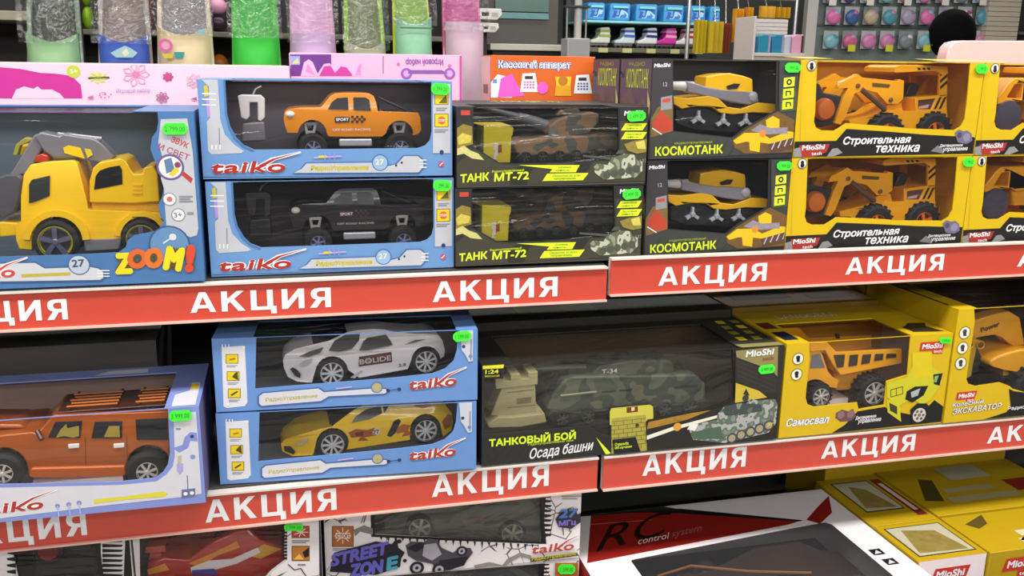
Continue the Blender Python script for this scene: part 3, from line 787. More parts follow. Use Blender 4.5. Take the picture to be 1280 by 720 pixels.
mt_tank('brown and grey camouflaged toy tank in the upper black box', fM.o, camo('6a6a66', '8f6f4c', '55584c', '7c6448', scale=26))
mt_tank('camouflaged toy tank painted in shaded tones in the lower black box', fM2.o, camo('3c3e3a', '7c5a34', '33352f', '4a4a42', scale=26))  # same tank in darker camouflage; the lower box's shade is put into its colours

# ---- stacked black space tank boxes
fK = Face(0.5735, 0.03, 1.3555)
def kos_box(label, f):
    w, h = 0.2605, 0.1600
    r = carton('toy_space_tank_box', label, 'toy box', f, w, h, 0.14, CARD, C('34323a', 0.6),
               '842,62 842,163.5 905,170.5 916,171.5 931,160 956,146 969.5,138 972,62', (0.04, 0.225, 0.11), 'black boxed space tanks')
    p = Print(f, w, h)
    p.poly('812,80 841,80 841,150 812,160', C('38353a')); p.poly('813,150 822,134 841,128 841,164 813,172', C('7a5f38', var=.3, scale=120))
    p.poly('814,156 826,138 840,152 840,163 826,166', C('b8402c')); p.poly('826,122 840,119 840,136 826,138', C('8d8f92', var=.3, scale=300)); p.poly('828,124 838,122.5 838,127 828,128.5', C('c0463a'))
    p.line('815,160 827,168', 1.2, WHITE)
    mioshi(p, 817.5, 84.5, 838, 83.5, 5); p.text('12', 829, 108, 834, 107.6, 5, C('b8b8ba'), 0)
    p.poly('812,172 842,164.5 905,171.5 917,172.5 931,161.5 957,147 971,139 1000,128 996,191 812,200', C('3a3c3a'))
    for k in range(9): p.line('%g,%g %g,%g' % (820 + 13 * k, 197 - .4 * k, 832 + 13 * k, 174), 0.7, C('2a2b2a'))
    p.text('КОСМОТАНК', 818.5, 195, 903, 191.5, 11.5, LIME, 0.025); p.text('РАДИОУПРАВЛЯЕМЫЙ', 843, 180.4, 890, 178.6, 3, C('aec52a'), 0.0)
    p.poly('916,174 932,162 957,147.5 972,139 999,150 997,190 930,192 917,184', C('6f5228', var=.3, scale=90))
    g = C('8f8794', var=.3, scale=200); yv = C('e0b91c')
    p.poly('916,176 930,166 950,166 962,173 985,164 993,165 992,174 964,180 950,178 932,177 920,180', yv); p.poly('957,150 966,145 974,149 974,160 958,162', yv)
    p.poly('938,163 950,155 962,160 984,159 984,167 955,168', g); p.poly('936,176 950,177 949,190 937,188', yv); p.poly('960,180 994,172 993,186 962,191', C('5b3f34'))
    for k in range(4): p.line('%g,%g %g,%g' % (964 + 8 * k, 187 - 2 * k, 968 + 8 * k, 178 - 2 * k), 1.6, C('b9b9c2'))
    p.circ(953, 167, 4, C('e08a3a'))
    p.poly('974,74 1000,73 997,130 973,138', C('3a4040')); p.poly('975,118 998,112 996,138 975,140', C('4e5138', var=.3, scale=100))
    for k, y in enumerate((96, 110, 124)):
        p.poly('%g,%g %g,%g %g,%g %g,%g' % (979.5 - k, y + 1.5, 993 - k, y, 992.5 - k, y + 11.5, 979 - k, y + 13), LIME)
        if k == 0: p.circ(986, y + 6.5, 3.4, BLACK); p.circ(986, y + 6.5, 1.6, LIME)
        else: p.rect(981.5, y + 3.5, 988, y + 5.2, BLACK); p.rect(981.5, y + 3.5, 983, y + 10, BLACK); p.rect(986.8, y + 4, 988.2, y + 9, BLACK)
    p.done(r)
    sb = MB(); n = C('5a4c60', .45); L = lambda pts, k, m: sb.add([(-.0003 - k * .00012, a, b) for a, b in pts], [tuple(range(len(pts)))], m)
    L([(.001, .001), (.139, .001), (.139, .159), (.001, .159)], 0, n); L([(.001, .075), (.03, .1), (.06, .085), (.09, .112), (.139, .09), (.139, .001), (.001, .001)], 1, C('6a5a58', var=.3, scale=120))
    wb = MB(); wb.write('КОСМОТАНК', (.02, .112), (.118, .112), .032, 0, LIME, .01); wb.write('РАДИО', (.03, .148), (.1, .148), .006, 0, C('aec52a'), 0); wb.write('MioShi', (-.01, .128), (.014, .128), .012, 0, WHITE, .03)
    for m_ in wb.mats:
        pass
    b0 = len(sb.v); idx = [sb.mi(m_) for m_ in wb.mats]
    sb.v += [(-.0006, .13 - x, z) for x, y, z in wb.v]; sb.f += [tuple(b0 + k for k in q) for q in wb.f]; sb.m += [idx[k] for k in wb.m]
    L([(.03, .02), (.05, .028), (.06, .055), (.072, .066), (.088, .05), (.1, .024), (.11, .012), (.03, .01)], 3, C('c9982c')); L([(.02, .008), (.05, .02), (.12, .022), (.13, .008)], 4, C('9a8a88', var=.4, scale=200)); L([(.07, .03), (.085, .034), (.08, .045), (.07, .042)], 5, C('e08030')); L([(.001, .06), (.012, .085), (.014, .11), (.001, .09)], 3, C('cfc88a'))
    sb.build('printed_side', r, smooth=0, recalc=False)
    price_tag(r, f, 980, 78.5, 999.5, 90.5, '1 999.00')
    return r
k1 = kos_box('upper black space tank box between tank and loader boxes', fK)
fK2 = Face(0.5735, 0.03, 1.1940)
k2 = copy_tree(k1, fK2.o, 'lower black space tank box between tank and loader boxes')
for z_, l_ in ((fK.o.z, 'upper rear'), (fK2.o.z, 'lower rear')):
    copy_tree(k1, (fK.o.x, .1765, z_), l_ + ' black space tank box, behind the front space tank boxes')
def space_tank(label, loc):
    f = fK; D = 0.03; W = 0.075
    r = thing('toy_space_tank', label, 'toy tank', loc, 0, 'yellow space tanks')
    Y = plastic('f0b912'); G = plastic('8c8a90')
    MB().prism(f.P('840.5,121 858,122.5 885,119.5 897,123 908,133.5 925,136 946,128 968,130 971,135.5 968,142 940,140.5 915,143 899,141 889,133.5 870,132.5 851,136 841,130', D), D - .004, D + W, Y).build('hull', r, .002)
    b = MB().prism(f.P('886,113 888,95.5 904,92.5 918,91.5 935,95 946,99 947,119 940,129 915,127 900,123', D), D + .014, D + W - .014, Y).build('turret', r, .004, 3)
    MB().flat(f.P('912,108 922,104.5 930,105 926,111 914,112', D), D + .0125, BLACK).build('hatch', b, smooth=0, recalc=False)
    gb = MB().prism(f.P('858,101 885,109 905,112.5 935,114.5 945,116.5 947.5,127 935,131 915,128 884,121 858,115', D), D - .004, D + .014, G)
    gb.lathe(*f.uv(940, 121, D), [(.004, -.003), (.009, -.001), (.009, .01)], 16, plastic('a6a4aa'), D - .004)
    gb.build('cannon', b, .002)
    pts = [f.uv(x, y, D) for x, y in ((868, 108.5), (852, 107.5), (841.5, 107))]
    MB().tube([(q[0], D + .006, q[1]) for q in pts], .0085, C('c9c6c6', .25), 12, .0065).build('muzzle', b)
    MB().prism(f.P('846,137 868,134.5 888,136 900,143 940,142.5 965,144 962,160 940,168 870,163 846,155', D), D + .004, D + W - .004, BLACK).build('track_block', r, .002)
    for k, (x, y) in enumerate(((872.5, 148), (903.5, 151.5), (931.5, 151.5))):
        c = f.uv(x, y, D); mb = MB()
        for j in range(3):
            a = math.radians(90 + 120 * j); ca, sa = math.cos(a), math.sin(a)
            mb.prism([(c[0] + d * ca - t * sa, c[1] + d * sa + t * ca) for d, t in ((-.002, -.0022), (.013, -.0028 if j else -.0018), (.013, .0028 if j else .0018), (-.002, .0022))], D - .004, D + .004, C('b5b8bd', .35))
        mb.lathe(c[0], c[1], [(.0035, -.002), (.005, 0), (.005, .006)], 14, C('a5a8ad', .35), D - .004)
        mb.build('track_roller', r, .0006)
    return fit_in(r, .2635, .161, .14)
space_tank('yellow toy space tank in the upper black box, brightly lit', fK.o)
space_tank('yellow toy space tank in the lower black box, half shaded', fK2.o)

# ---- yellow construction boxes: loaders in the first column, rollers in the next
fY = Face(0.8365, 0.03, 1.3560)
YBOX = C('d4b216', 0.42); YIN = C('e8a61e', 0.6)
def works_box(label, f):
    w, h = 0.3595, 0.1610
    r = carton('toy_construction_box', label, 'toy box', f, w, h, 0.16, YBOX, YIN,
               '1023,60 1019,140 1017.5,152 1020,159.5 1027,163 1043,163.3 1058,154 1120,158.5 1135,160.5 1193,162.5 1201,158 1206,149 1209,125 1215.5,60', (0.04, 0.30, 0.13), 'yellow construction toy boxes')
    p = Print(f, w, h)
    p.poly('988,177 1045,176 1058,161 1110,164.5 1160,168.5 1230,171.5 1228,192 988,199', C('1d1d1e', .45))
    p.poly('999,181.5 1037,180 1033,190 1017,196 1001,196', C('a5302a')); p.poly('1040,186 1047,185 1053,191 1040,197 1033,197', C('8c8c90')); p.poly('992,186 1000,184 1002,196 992,197', C('8c8c90'))
    mioshi(p, 1002, 188, 1031, 186.4, 6.5); p.text('tech', 1014, 194, 1027, 193.5, 4, WHITE)
    p.text('Строительная', 1053.5, 180.8, 1138, 178.6, 10, WHITE, 0.03, .22, BLACK, .06); p.text('техника', 1094, 190.8, 1149, 189.5, 9, WHITE, 0.03, .22, BLACK, .06)
    p.poly('1163,189 1172,181.5 1178,186 1180,192', C('77777b')); p.text('Дистанционное', 1174, 183.8, 1203, 182.8, 3.6, WHITE, .02, .2); p.text('управление', 1178, 189, 1209, 187.8, 4, WHITE, .02, .2)
    p.poly('1193,166 1198,162 1204,164 1209,163 1214,167 1215,176 1208,180 1197,178', C('6f6884', .4)); p.circ(1208, 171.5, 4.4, C('8a84a0')); p.circ(1199, 169, 3, C('4a4460'))
    p.circ(1014.3, 82, 6, C('5a5a50')); p.circ(1014.3, 82, 5.1, C('e8e6e0')); p.circ(1014.3, 80.6, 2.2, BLACK); p.circ(1014.3, 84.5, 2.6, BLACK)
    p.line('998,75 1000,176', 0.6, C('b8980c'))
    p.done(r)
    price_tag(r, f, 1218, 80, 1233, 92, '2 399.00')
    return r
y1 = works_box('upper yellow construction box holding a wheel loader', fY)
fY2 = Face(0.8355, 0.03, 1.1940); fY3 = Face(1.1975, 0.03, 1.3560); fY4 = Face(1.1965, 0.03, 1.1940)
copy_tree(y1, fY2.o, 'lower yellow construction box holding a wheel loader')
u1 = copy_tree(y1, fY3.o, 'upper yellow construction box cut by the right edge, road roller inside')
copy_tree(y1, fY4.o, 'lower yellow construction box cut by the right edge, road roller inside')
for o_ in (y1, u1):
    tb = MB()
    for a_, b_ in ((0.0, 0.06), (0.26, 0.3595)): tb.add([(a_, -0.001, .163), (b_, -0.001, .1632), (b_, 0.06, .1665), (a_, 0.06, .1665)], [(0, 1, 2, 3)], YBOX)
    tb.build('lid_flap', o_, smooth=0)
def loader(label, loc):
    f = fY; D = 0.035; W = 0.085; Y = plastic('f0a612'); 
    r = thing('toy_wheel_loader', label, 'toy loader', loc, 0, 'yellow toy wheel loaders')
    b = MB().prism(f.P('1112,166 1114,143 1120,137 1131,139 1144,138.5 1184,139.5 1184.5,162 1181,167 @1165,166,20,4 1142,166', D), D, D + W, Y).build('body', r, .002)
    MB().prism(f.P('1066,151 1100,143 1116,131 1131,129 1133,139 1128,161 1112,166 @1106,166,21,4 1080,158 1067,157', D), D + .01, D + W - .01, Y).build('front_frame', r, .002)
    c = MB().prism(f.P('1144,139 1144,122 1183.5,118 1184,140', D), D, D + W, Y, [f.P('1148,136.5 1148,125.5 1170,123 1164,137', D)]).build('cab_side', r, .001)
    mb = MB().flat(f.P('1147,137.5 1147,125 1171,122.5 1165,138', D), D + .003, C('5a3a34')); mb.flat(f.P('1150,133 1163,130.5 1161,135 1149,136', D), D + .0025, C('c8a49a'))
    for k in range(2): mb.flat(f.P('%g,136.5 %g,121.5 %g,121.2 %g,136' % (1167 + 6 * k, 1174 + 6 * k, 1177 + 6 * k, 1170 + 6 * k), D), D - .0006, BLACK)
    mb.build('hazard_stickers', c, smooth=0, recalc=False)
    MB().prism(f.P('1117,90 1118,84 1125,80.8 1145,80.5 1184,83.2 1185,92 1178,94.5 1170,88.5 1121,91', D), D - .001, D + W + .001, Y).build('canopy', r, .0015)
    mb = MB()
    for yy in (D, D + W - .006): mb.prism(f.P('1175,92 1184.5,91 1184,120 1174,121', D), yy, yy + .006, Y)
    mb.build('canopy_post', r, .001)
    mb = MB()
    for k in range(3): mb.flat(f.P('%g,%g %g,%g %g,%g %g,%g' % (1175, 112 - 8 * k, 1184, 104 - 8 * k, 1184, 100 - 8 * k, 1175, 108 - 8 * k), D), D - .0006, BLACK)
    for k in range(3): mb.flat(f.P('%g,84.5 %g,84.6 %g,87.4 %g,87.2' % (1146 + 6 * k, 1149.5 + 6 * k, 1150.5 + 6 * k, 1147 + 6 * k), D), D - .0016, BLACK)
    mb.build('post_stripes', r, smooth=0, recalc=False)
    mb = MB().prism(f.P('1145,122 1152,105 1160,104 1164,108 1158,122', D), D + .03, D + .055, BLACK); mb.prism(f.P('1140,124 1143,121 1158,120 1158,125', D), D + .03, D + .055, BLACK)
    mb.build('seat', r, .002)
    MB().tube([(f.uv(1136, 122, D)[0], D + .04, f.uv(1136, 122, D)[1]), (f.uv(1133, 113, D)[0], D + .04, f.uv(1133, 113, D)[1])], .0015, BLACK).tube([(f.uv(1128, 112, D)[0], D + .04, f.uv(1128, 114, D)[1]), (f.uv(1139, 112, D)[0], D + .04, f.uv(1139, 111, D)[1])], .0015, BLACK).build('steering_wheel', r)
    ab = MB()
    for yy in (D + .004, D + W - .016):
        ab.prism(f.P('1049,111 1053,103 1066,97 1074,92.5 1080,97 1124,101.5 1126,99 1132,101 1131,124 1124,130 1111,130 1098,116 1082,112 1070,117 1058,148 1052,156 1045,154 1056,122 1062,110', D), yy, yy + .012, Y)
    a = ab.build('lift_arm', r, .0015)
    MB().flat(f.P('1092,103.5 1114,105.5 1113,109.5 1092,108', D), D + .0032, C('5c4a1a')).build('arm_badge', a, smooth=0, recalc=False)
    mb = MB()
    for x, y in ((1074, 107), (1115, 125), (1107, 137)): mb.lathe(*f.uv(x, y, D), [(.0015, -.002), (.004, -.001), (.004, .004)], 12, C('6a4a30', .4), D + .003)
    mb.build('pivot_pin', a)
    MB().tube([(f.uv(1078, 112, D)[0], D + .002, f.uv(1078, 112, D)[1]), (f.uv(1107, 137, D)[0], D + .002, f.uv(1107, 137, D)[1])], .0048, C('5a4030', .35)).build('ram', a)
    MB().prism(f.P('1021,106 1025,103 1030,106 1034,116 1050,119 1058,121 1061,128 1059,140 1050,147 1046,156 1030,160 1021,158 1019,140', D), D + .01, D + W - .01, C('2c2827', .4)).build('bucket', r, .003)
    MB().lathe(*f.uv(1033, 137, D), [(.004, -.008), (.016, -.006), (.0195, 0), (.0195, .012)], 24, plastic('c96a24'), D + .005).build('cable_reel', r)
    for px, py, rr in ((1106, 165.5, 20), (1165, 164.5, 20.5)):
        for dd in (-.010, W - .014): wheel(r, f, px, py, rr, D, .026, plastic('e06a1c'), 4, .48, lugs=18).location.y = dd
    mb = MB()
    for k in range(3): mb.flat(f.P('%g,160 %g,149 %g,149 %g,160' % (1186 + 5 * k, 1188 + 5 * k, 1190 + 5 * k, 1188 + 5 * k), .04), .06, YEL)
    mb.build('corner_stripes', r, smooth=0, recalc=False)
    fit_in(r, .36, .1605, .16)
loader('yellow toy wheel loader in the upper construction box', fY.o)
loader('yellow toy wheel loader in the lower construction box', fY2.o)
def roller(label, loc):
    f = fY; fo = 0.361; D = 0.04; W = 0.085; Y = plastic('f0a612')
    r = thing('toy_road_roller', label, 'toy roller', loc, 0, 'yellow toy road rollers')
    P = lambda t: [(x - fo, z) for x, z in fY.P(t, D)]
    q = P('1262,146')[0]
    MB().lathe(q[0], q[1], [(.012, 0), (.028, .002), (.030, .006), (.030, W - .006), (.028, W - .002), (.012, W)], 30, C('5a5868', .3, .3), D).build('drum', r)
    MB().prism(P('1250,131 1250,122 1264,104 1272,97.5 1330,97 1330,128 1290,131 1284,126 1262,128'), D + .006, D + W - .006, Y, [P('1262,122 1272,106 1282,104 1280,124')]).build('front_frame', r, .002)
    MB().prism(P('1288,150 1288,120 1366,118 1372,130 1372,150'), D + .012, D + W - .012, Y).build('body', r, .003)
    MB().prism(P('1296,92 1298,84 1370,84 1372,92'), D, D + W, Y).build('canopy', r, .002)
    mb = MB()
    for yy in (D + .004, D + W - .01): mb.prism(P('1356,92 1366,92 1366,120 1356,120'), yy, yy + .006, Y)
    mb.build('canopy_post', r)
    q = P('1345,150')[0]
    for yy in (D, D + W - .02):
        mb = MB().lathe(q[0], q[1], [(.01, .004), (.02, 0), (.0255, .004), (.0255, .016), (.02, .02)], 24, TYRE, yy); w = mb.build('wheel', r)
        MB().lathe(q[0], q[1], [(.004, -.001), (.012, .001), (.012, .006)], 18, plastic('e06a1c'), yy).build('rim', w)
    fit_in(r, .36, .1605, .16)
roller('yellow toy road roller with dark drum in the upper edge box', fY3.o)
roller('yellow toy road roller with dark drum in the lower edge box', fY4.o)

# ---- boxes standing behind the front row
PINK = C('f0c4d4', .45); PINK2 = C('efb2cf', .45)
def plain_box(name, label, f, w, h, d, m, cat='toy box', group=None, bevel=.001):
    r = thing(name, label, cat, f.o, f.rz, group)
    MB().box(0, w, 0, d, 0, h, m).build('carton', r, bevel)
    return r
f = Face(-0.62, 0.235, 1.1905)
r = plain_box('stacked_toy_box', 'white and pink edged box under the long pink flower box', f, 0.56, 0.236, 0.17, C('ecdfe6', .45))
p = Print(f, .56, .236); p.line('0,130 245,131', 1.6, WHITE); p.line('0,134 245,134', 3.0, C('4a3440')); p.line('0,139 245,141', 2.4, C('e8d8ee')); p.line('115,139.5 140,140', 2.6, C('e6d890')); p.done(r)
f = Face(-0.62, 0.24, 1.4275)
w, h = .635, .0675
r = plain_box('long_toy_box', 'long pale pink box printed with flowers and a magenta blob', f, w, h, 0.165, PINK)
p = Print(f, w, h)
mg = C('c2278c')
p.poly('-60,123 -60,88 0,84 25,86 50,91 70,92 90,95 101,106 103,123', mg); p.poly('15,123 20,112 30,108 42,111 47,108 52,112 65,112 75,117 80,123', PINK)
p.circ(92, 89.5, 8.5, C('b7c43a')); p.text('5+', 88, 92, 97, 92, 6, C('e9efc0'))
p.line('110,97.5 137,97', 2, C('4a4a46'))
for k in range(8):
    a = k * math.pi / 4; p.poly('123,97 %g,%g %g,%g' % (123 + 14 * math.cos(a), 97 + 8 * math.sin(a), 123 + 9 * math.cos(a + .5), 97 + 6 * math.sin(a + .5)), C('c8cf4a'))
p.text('Настольная', 112, 98.6, 136, 98.2, 3, C('3a3a3a'))
def flower(x, y, rr, m, c):
    for k in range(7):
        a = k * 2 * math.pi / 7; b = .33
        q = lambda s_, t_: '%g,%g' % (x + rr * s_ * math.cos(a + t_), y + rr * s_ * .9 * math.sin(a + t_))
        p.line(' '.join((q(.2, 0), q(.75, -b), q(1, 0), q(.75, b), q(.2, 0))), 1.0, m)
    p.circ(x, y, rr * .24, c)
flower(170, 93, 17, C('d9a0bd'), C('d07aa8'))
flower(210, 96, 6.5, C('c2417f'), C('c2417f')); p.circ(210, 96, 4.5, C('c2417f')); flower(203, 122, 8, C('b06a94'), C('b06a94')); flower(243, 101, 10, C('d9b0c6'), C('d9b0c6'))
for k in range(10): 
    a = k * .7; p.circ(130 + (9 - k * .8) * math.cos(a), 118 + (5 - .4 * k) * math.sin(a), 1.0, C('c06aa0'))
p.text('Игровой набор', 146, 116, 188, 115, 5, C('8a80c0'), .01)
p.poly('110,121 117,119 117,123 110,123', C('c06aa0')); p.poly('238,124 246,121 246,125', C('b84a8a')); p.done(r)
tb = MB(); tb.box(0.10, 0.63, 0.002, 0.16, h + .0003, h + .0006, C('f2dcc8', .4)); tb.build('printed_top', r, smooth=0)
f = Face(0.0165, 0.27, 1.1905); w, h = .296, .327
r = plain_box('toy_set_box', 'upright pink toy set box with upside-down lettering behind the pickups', f, w, h, .15, PINK2)
p = Print(f, w, h)
pv = C('6c2f86')
p.poly('360,68 414,68 414,95 360,95', pv); p.rect(363, 70, 375, 81, C('8c9bd8')); p.poly('365,80 372,72 374,79', C('d8c86a'))
p.poly('376,95 380,78 386,74 391,78 397,92 405,80 412,79 419,88 426,80 433,81 441,88 446,80 452,75 454,80 453,95', C('f0b0d8')); p.poly('399,95 405,83 413,82 419,91 426,83 433,84 440,93 440,95', C('c83a96')); p.poly('382,90 384,79 389,85 393,94', C('d88ac0')); p.poly('444,94 448,82 452,79 451,94', C('d88ac0'))
p.line('479,70 479,92', 1, C('9a6aa0'))
p.text('Игровой набор', 554, 74, 507, 74.4, -8, C('8a55a8'), .02)
for x in (508, 562): p.circ(x, 92, 7, C('9a5ab4')); p.circ(x, 92, 4, C('caa0dc'))
p.poly('510,87.5 552,87.5 560,92 510,92', C('8a55a8')); p.circ(498, 80, 2, C('c870b0')); p.circ(562, 82, 2, C('c870b0'))
p.rect(574.5, 67, 581, 130, C('c04a9c')); p.done(r)
f = Face(0.379, 0.335, 1.1940); w, h, d = .204, .3255, .08
r = plain_box('cash_register_box', 'orange toy cash register box standing behind the black tank boxes', f, w, h, d, C('d2601c', .45))
p = Print(f, w, h)
p.text('Кассовый аппарат', 622, 85.5, 714, 86.6, 11, C('e9ecf4'), .06, 0, C('3a3a66'), .12); p.text('Кассовый аппарат', 622, 85.5, 714, 86.6, 10.8, C('5c66a8'), .0)
p.poly('612,122 613,103 622,93 631,95 640,122', C('e9e4ee')); p.rect(616, 99, 621, 104, C('5a8ad0')); p.poly('622,122 626,98 640,92 648,108 656,120', C('e05ac0'))
def till(x, y, m1, m2):
    p.poly('%g,%g %g,%g %g,%g %g,%g' % (x, y + 24, x + 3, y + 1, x + 19, y, x + 23, y + 24), m1)
    p.rect(x + 6, y + 4, x + 16, y + 8, C('3c3440'))
    for i in range(4):
        for j in range(3): p.rect(x + 4.6 + i * 3.6, y + 10.5 + j * 3.4, x + 7 + i * 3.6, y + 12.6 + j * 3.4, m2)
till(650, 91, C('f0e2ea'), C('c86aa8')); p.circ(678, 110, 7, C('e05ac0'))
p.poly('693,120 695,104 713,105 714,120', C('e0a01c')); p.poly('694,96 714,96 713,107 695,107', C('e8c01c')); p.circ(703.5, 101, 6, C('b87a1c'))
till(717, 93, C('f0f0f2'), C('4a5aa0')); p.done(r)
tb = MB(); tb.add([(-.0005, d - .001, 0.18), (-.0005, .001, 0.18), (-.0005, .001, h - .002), (-.0005, d - .001, h - .002)], [(0, 1, 2, 3)], C('f0c8cc', .45))
for k in range(7): tb.add([(-.0009, .02 + k * .006, .255), (-.0009, .022 + .006 * k + .001 * (k % 2), .255), (-.0009, .022 + .006 * k + .001 * (k % 2), .272), (-.0009, .02 + k * .006, .272)], [(0, 1, 2, 3)], C('55404a'))
tb.build('printed_side', r, smooth=0, recalc=False)
fp = Face(1.262, 0.21, 1.1940)
r = thing('pink_toy_crate', 'pale pink rounded plastic toy panel behind the yellow boxes at right', 'toy', fp.o)
x0, z0 = 0, 0; hh = .3665
MB().prism([(0, 0), (.5, 0), (.5, hh + .008), (.03, hh), (.012, hh - .004), (.003, hh - .013), (0, hh - .03)], 0, .03, C('e3b6b8', .5)).build('panel', r, .003, 3)
MB().box(.03, .5, -.004, -.0003, .302, .309, C('dfa0a4', .4)).build('ridge', r, .001)

# ================================================================ MIDDLE SHELF
LAV = C('7f8fce', .42); LAVG = C('cfcfd8', .42)
# ---- big lavender box with the copper off-roader, overhanging the rail
fH = Face(-0.56, -0.036, 0.8575)
def offroad_box():
    f = fH; w, h, d = .4225, .154, .2
    r = carton('toy_car_box', 'lavender blue window box with the copper off-roader overhanging the middle shelf', 'toy box', f, w, h, d, LAV, C('b59a8c', .6),
               '-160,500 209,500 212.5,565 210,580 204,590 194,597.5 150,602 0,605.5 -160,610', (.012, .375, .165), floor=C('e8dcd6', .5))
    q0, q1 = f.uv(38, 593.5, .045), f.uv(153, 593.5, .045)
    MB().box(q0[0], q1[0], .046, .14, .0036, q1[1] - .0015, C('f0e6e0', .5)).build('inner_tray', r, smooth=0, label='white card tray')
    p = Print(f, w, h)
    p.poly('217,516 245,514.5 252,617 225,621.5 120,633 0,648 -100,660 -100,616 0,609.5 150,606 196,601.5 208,593 216,583 218.5,570', LAVG)
    p.poly('216,560 228,556 231,546 238,540 246,541 247,552 238,551 235,560 224,566', LAV); p.circ(240, 545.5, 2.5, NAVY); p.circ(241, 571, 3.4, LAV)
    p.poly('222,570 227,569 227,579 222,580', C('b8b09a')); p.poly('221,580 229,579 229,588 225,594 221,588', C('a8a2d4'))
    p.line('234,594 235,613', 1, C('5a5a80')); p.poly('227,612 244,610 244,620 227,622.5', C('6a6a9a')); p.circ(232, 617, 2.6, WHITE); p.circ(240, 616, 2.6, WHITE)
    p.bars(220, 534, 226, 538, 1, C('8a8a98'))
    p.poly('117,624 150,621 205,614 210,617 205,620.5 160,624 118,629', C('d8cf35'))
    taiko_logo(p, -30, 645, 55, 635.5, 13, C('a8342c'))
    for x, y in ((72, 632), (86, 630), (99, 628)): p.circ(x, y, 3, C('7f86b8')); p.line('%g,%g %g,%g' % (x, y, x + 2, y + 15), 1.4, C('a9b4ea'))
    p.done(r)
    price_tag(r, f, 211.5, 512.5, 240, 526, '3 999.00', slope=-.05)
    tb = MB(); z = h + .0004
    tb.add([(.384, .006, z), (.417, .006, z), (.417, .105, z), (.404, .105, z), (.404, .07, z), (.384, .055, z)], [tuple(range(6))], LAVG)
    tb.add([(.404, .075, z + .0003), (.415, .075, z + .0003), (.415, .098, z + .0003), (.404, .098, z + .0003)], [(0, 1, 2, 3)], YEL)
    tb.add([(.25, .17, z), (.33, .17, z), (.33, .19, z), (.27, .19, z)], [(0, 1, 2, 3)], LAVG)
    tb.build('printed_top', r, smooth=0, recalc=False)
    tb = MB(); tb.add([(w + .0004, .002, .002), (w + .0004, d - .002, .002), (w + .0004, d - .002, h - .002), (w + .0004, .002, h - .002)], [(0, 1, 2, 3)], C('6c6590', .45))
    tb.build('printed_side', r, smooth=0, recalc=False)
offroad_box()
def offroader():
    f = fH; D = .04; W = .105; O = C('ad5510', .28, .2, coat=.5, var=.02)
    r = thing('toy_offroader', 'copper orange toy off-roader with roof racks behind film', 'toy car', f.o)
    zb = f.uv(100, 550, D)[1]
    ins = lambda x, z: .2 * max(0, z - zb)
    mb = MB().prism(f.P('-95,598 -96,560 -92,546 0,545 40,541 45,543 62,524 66,521 140,518.5 211,516.5 217,520 219,545 220,584 214,590 @186,586,29,4 158,594 36,596 @5,590,30,4 -30,598', D), D, D + W, O, inset=ins)
    b = mb.build('body', r, .003, 3, 45)
    wb = MB()
    for t in ('60,547 68,529 102,527.5 100.5,547.5', '114.5,547.5 118,528.5 152.5,527.5 152.5,547.5', '171,549.5 169,525.5 209,523.5 211,549.5'): wb.flat(f.P(t, D), D - .0012, GLASSY, inset=ins)
    wb.build('side_windows', b, smooth=0, recalc=False)
    sb = MB()
    for t in ('82,531 84,536 98,533 99,545 92,547 80,545 70,547 75,538', '130,546 136,533 149,533 150,546'): sb.flat(f.P(t, D), D - .0016, C('8f7d24', .5), inset=ins)
    sb.build('seats_seen_through_glass', b, smooth=0, recalc=False)
    hb = MB()
    for x, y in ((86, 557), (142.5, 556.5)):
        a = f.uv(x, y + 3, D); c = f.uv(x + 13, y - 3, D); hb.box(a[0], c[0], D - .003, D + .001, a[1], c[1], C('e8e2da', .3))
    hb.build('door_handles', b, .0008)
    lb = MB()
    for x in (56, 108, 160): lb.prism(f.P('%g,546 %g,546 %g,592 %g,592' % (x + 50, x + 51, x + 52, x + 51), D), D - .0005, D, C('7a3410', .4))
    lb.build('door_seams', b, smooth=0)
    MB().prism(f.P('40,584 156,581 158,592 152,594.5 44,596.5 36,594', D), D - .004, D + W + .004, C('d0661c', .3, .2, coat=.4)).build('running_board', r, .002)
    MB().prism(f.P('-60,543 -40,537 20,537 28,543', D), D + .02, D + W - .02, O).build('bonnet_bulge', b, .003)
    zt = f.uv(100, 518, D)[1]
    for xa, xb in ((80, 145), (168, 205)):
        x0 = f.uv(xa, 518, D)[0]; x1 = f.uv(xb, 518, D)[0]; rb = MB()
        for k in range(5): rb.tube([(x0 + .004 * (k % 2), D + .02 + .013 * k, zt + .006), (x1, D + .02 + .013 * k, zt + .006)], .0016, C('d8761e', .3))
        for x in (x0 + .004, x1 - .003): rb.tube([(x, D + .018, zt + .004), (x, D + W - .018, zt + .004)], .0018, C('5c2c12', .4))
        rb.build('roof_rack', b)
    MB().box(f.uv(68, 518, D)[0], f.uv(212, 518, D)[0], D + .014, D + W - .014, zt - .001, zt + .001, C('4a2416', .35)).build('roof_shade', b, .001)  # dark brown sheet on the roof, shade put into its colour
    MB().tube([(f.uv(48, 542, D)[0], D - .004, f.uv(0, 541, D)[1]), (f.uv(55, 542, D)[0], D - .014, f.uv(0, 549, D)[1])], .004, C('4a1c0c', .35)).build('mirror', b)
    for px, py, in ((5, 589), (185, 587)):
        for dd in (-.010, W - .016): wheel(r, f, px, py, 27, D, .028, C('dcd6c8', .3, .15), 7, .5, lugs=0).location.y = dd
    fit_in(r, .4225, .154, .2)
offroader()
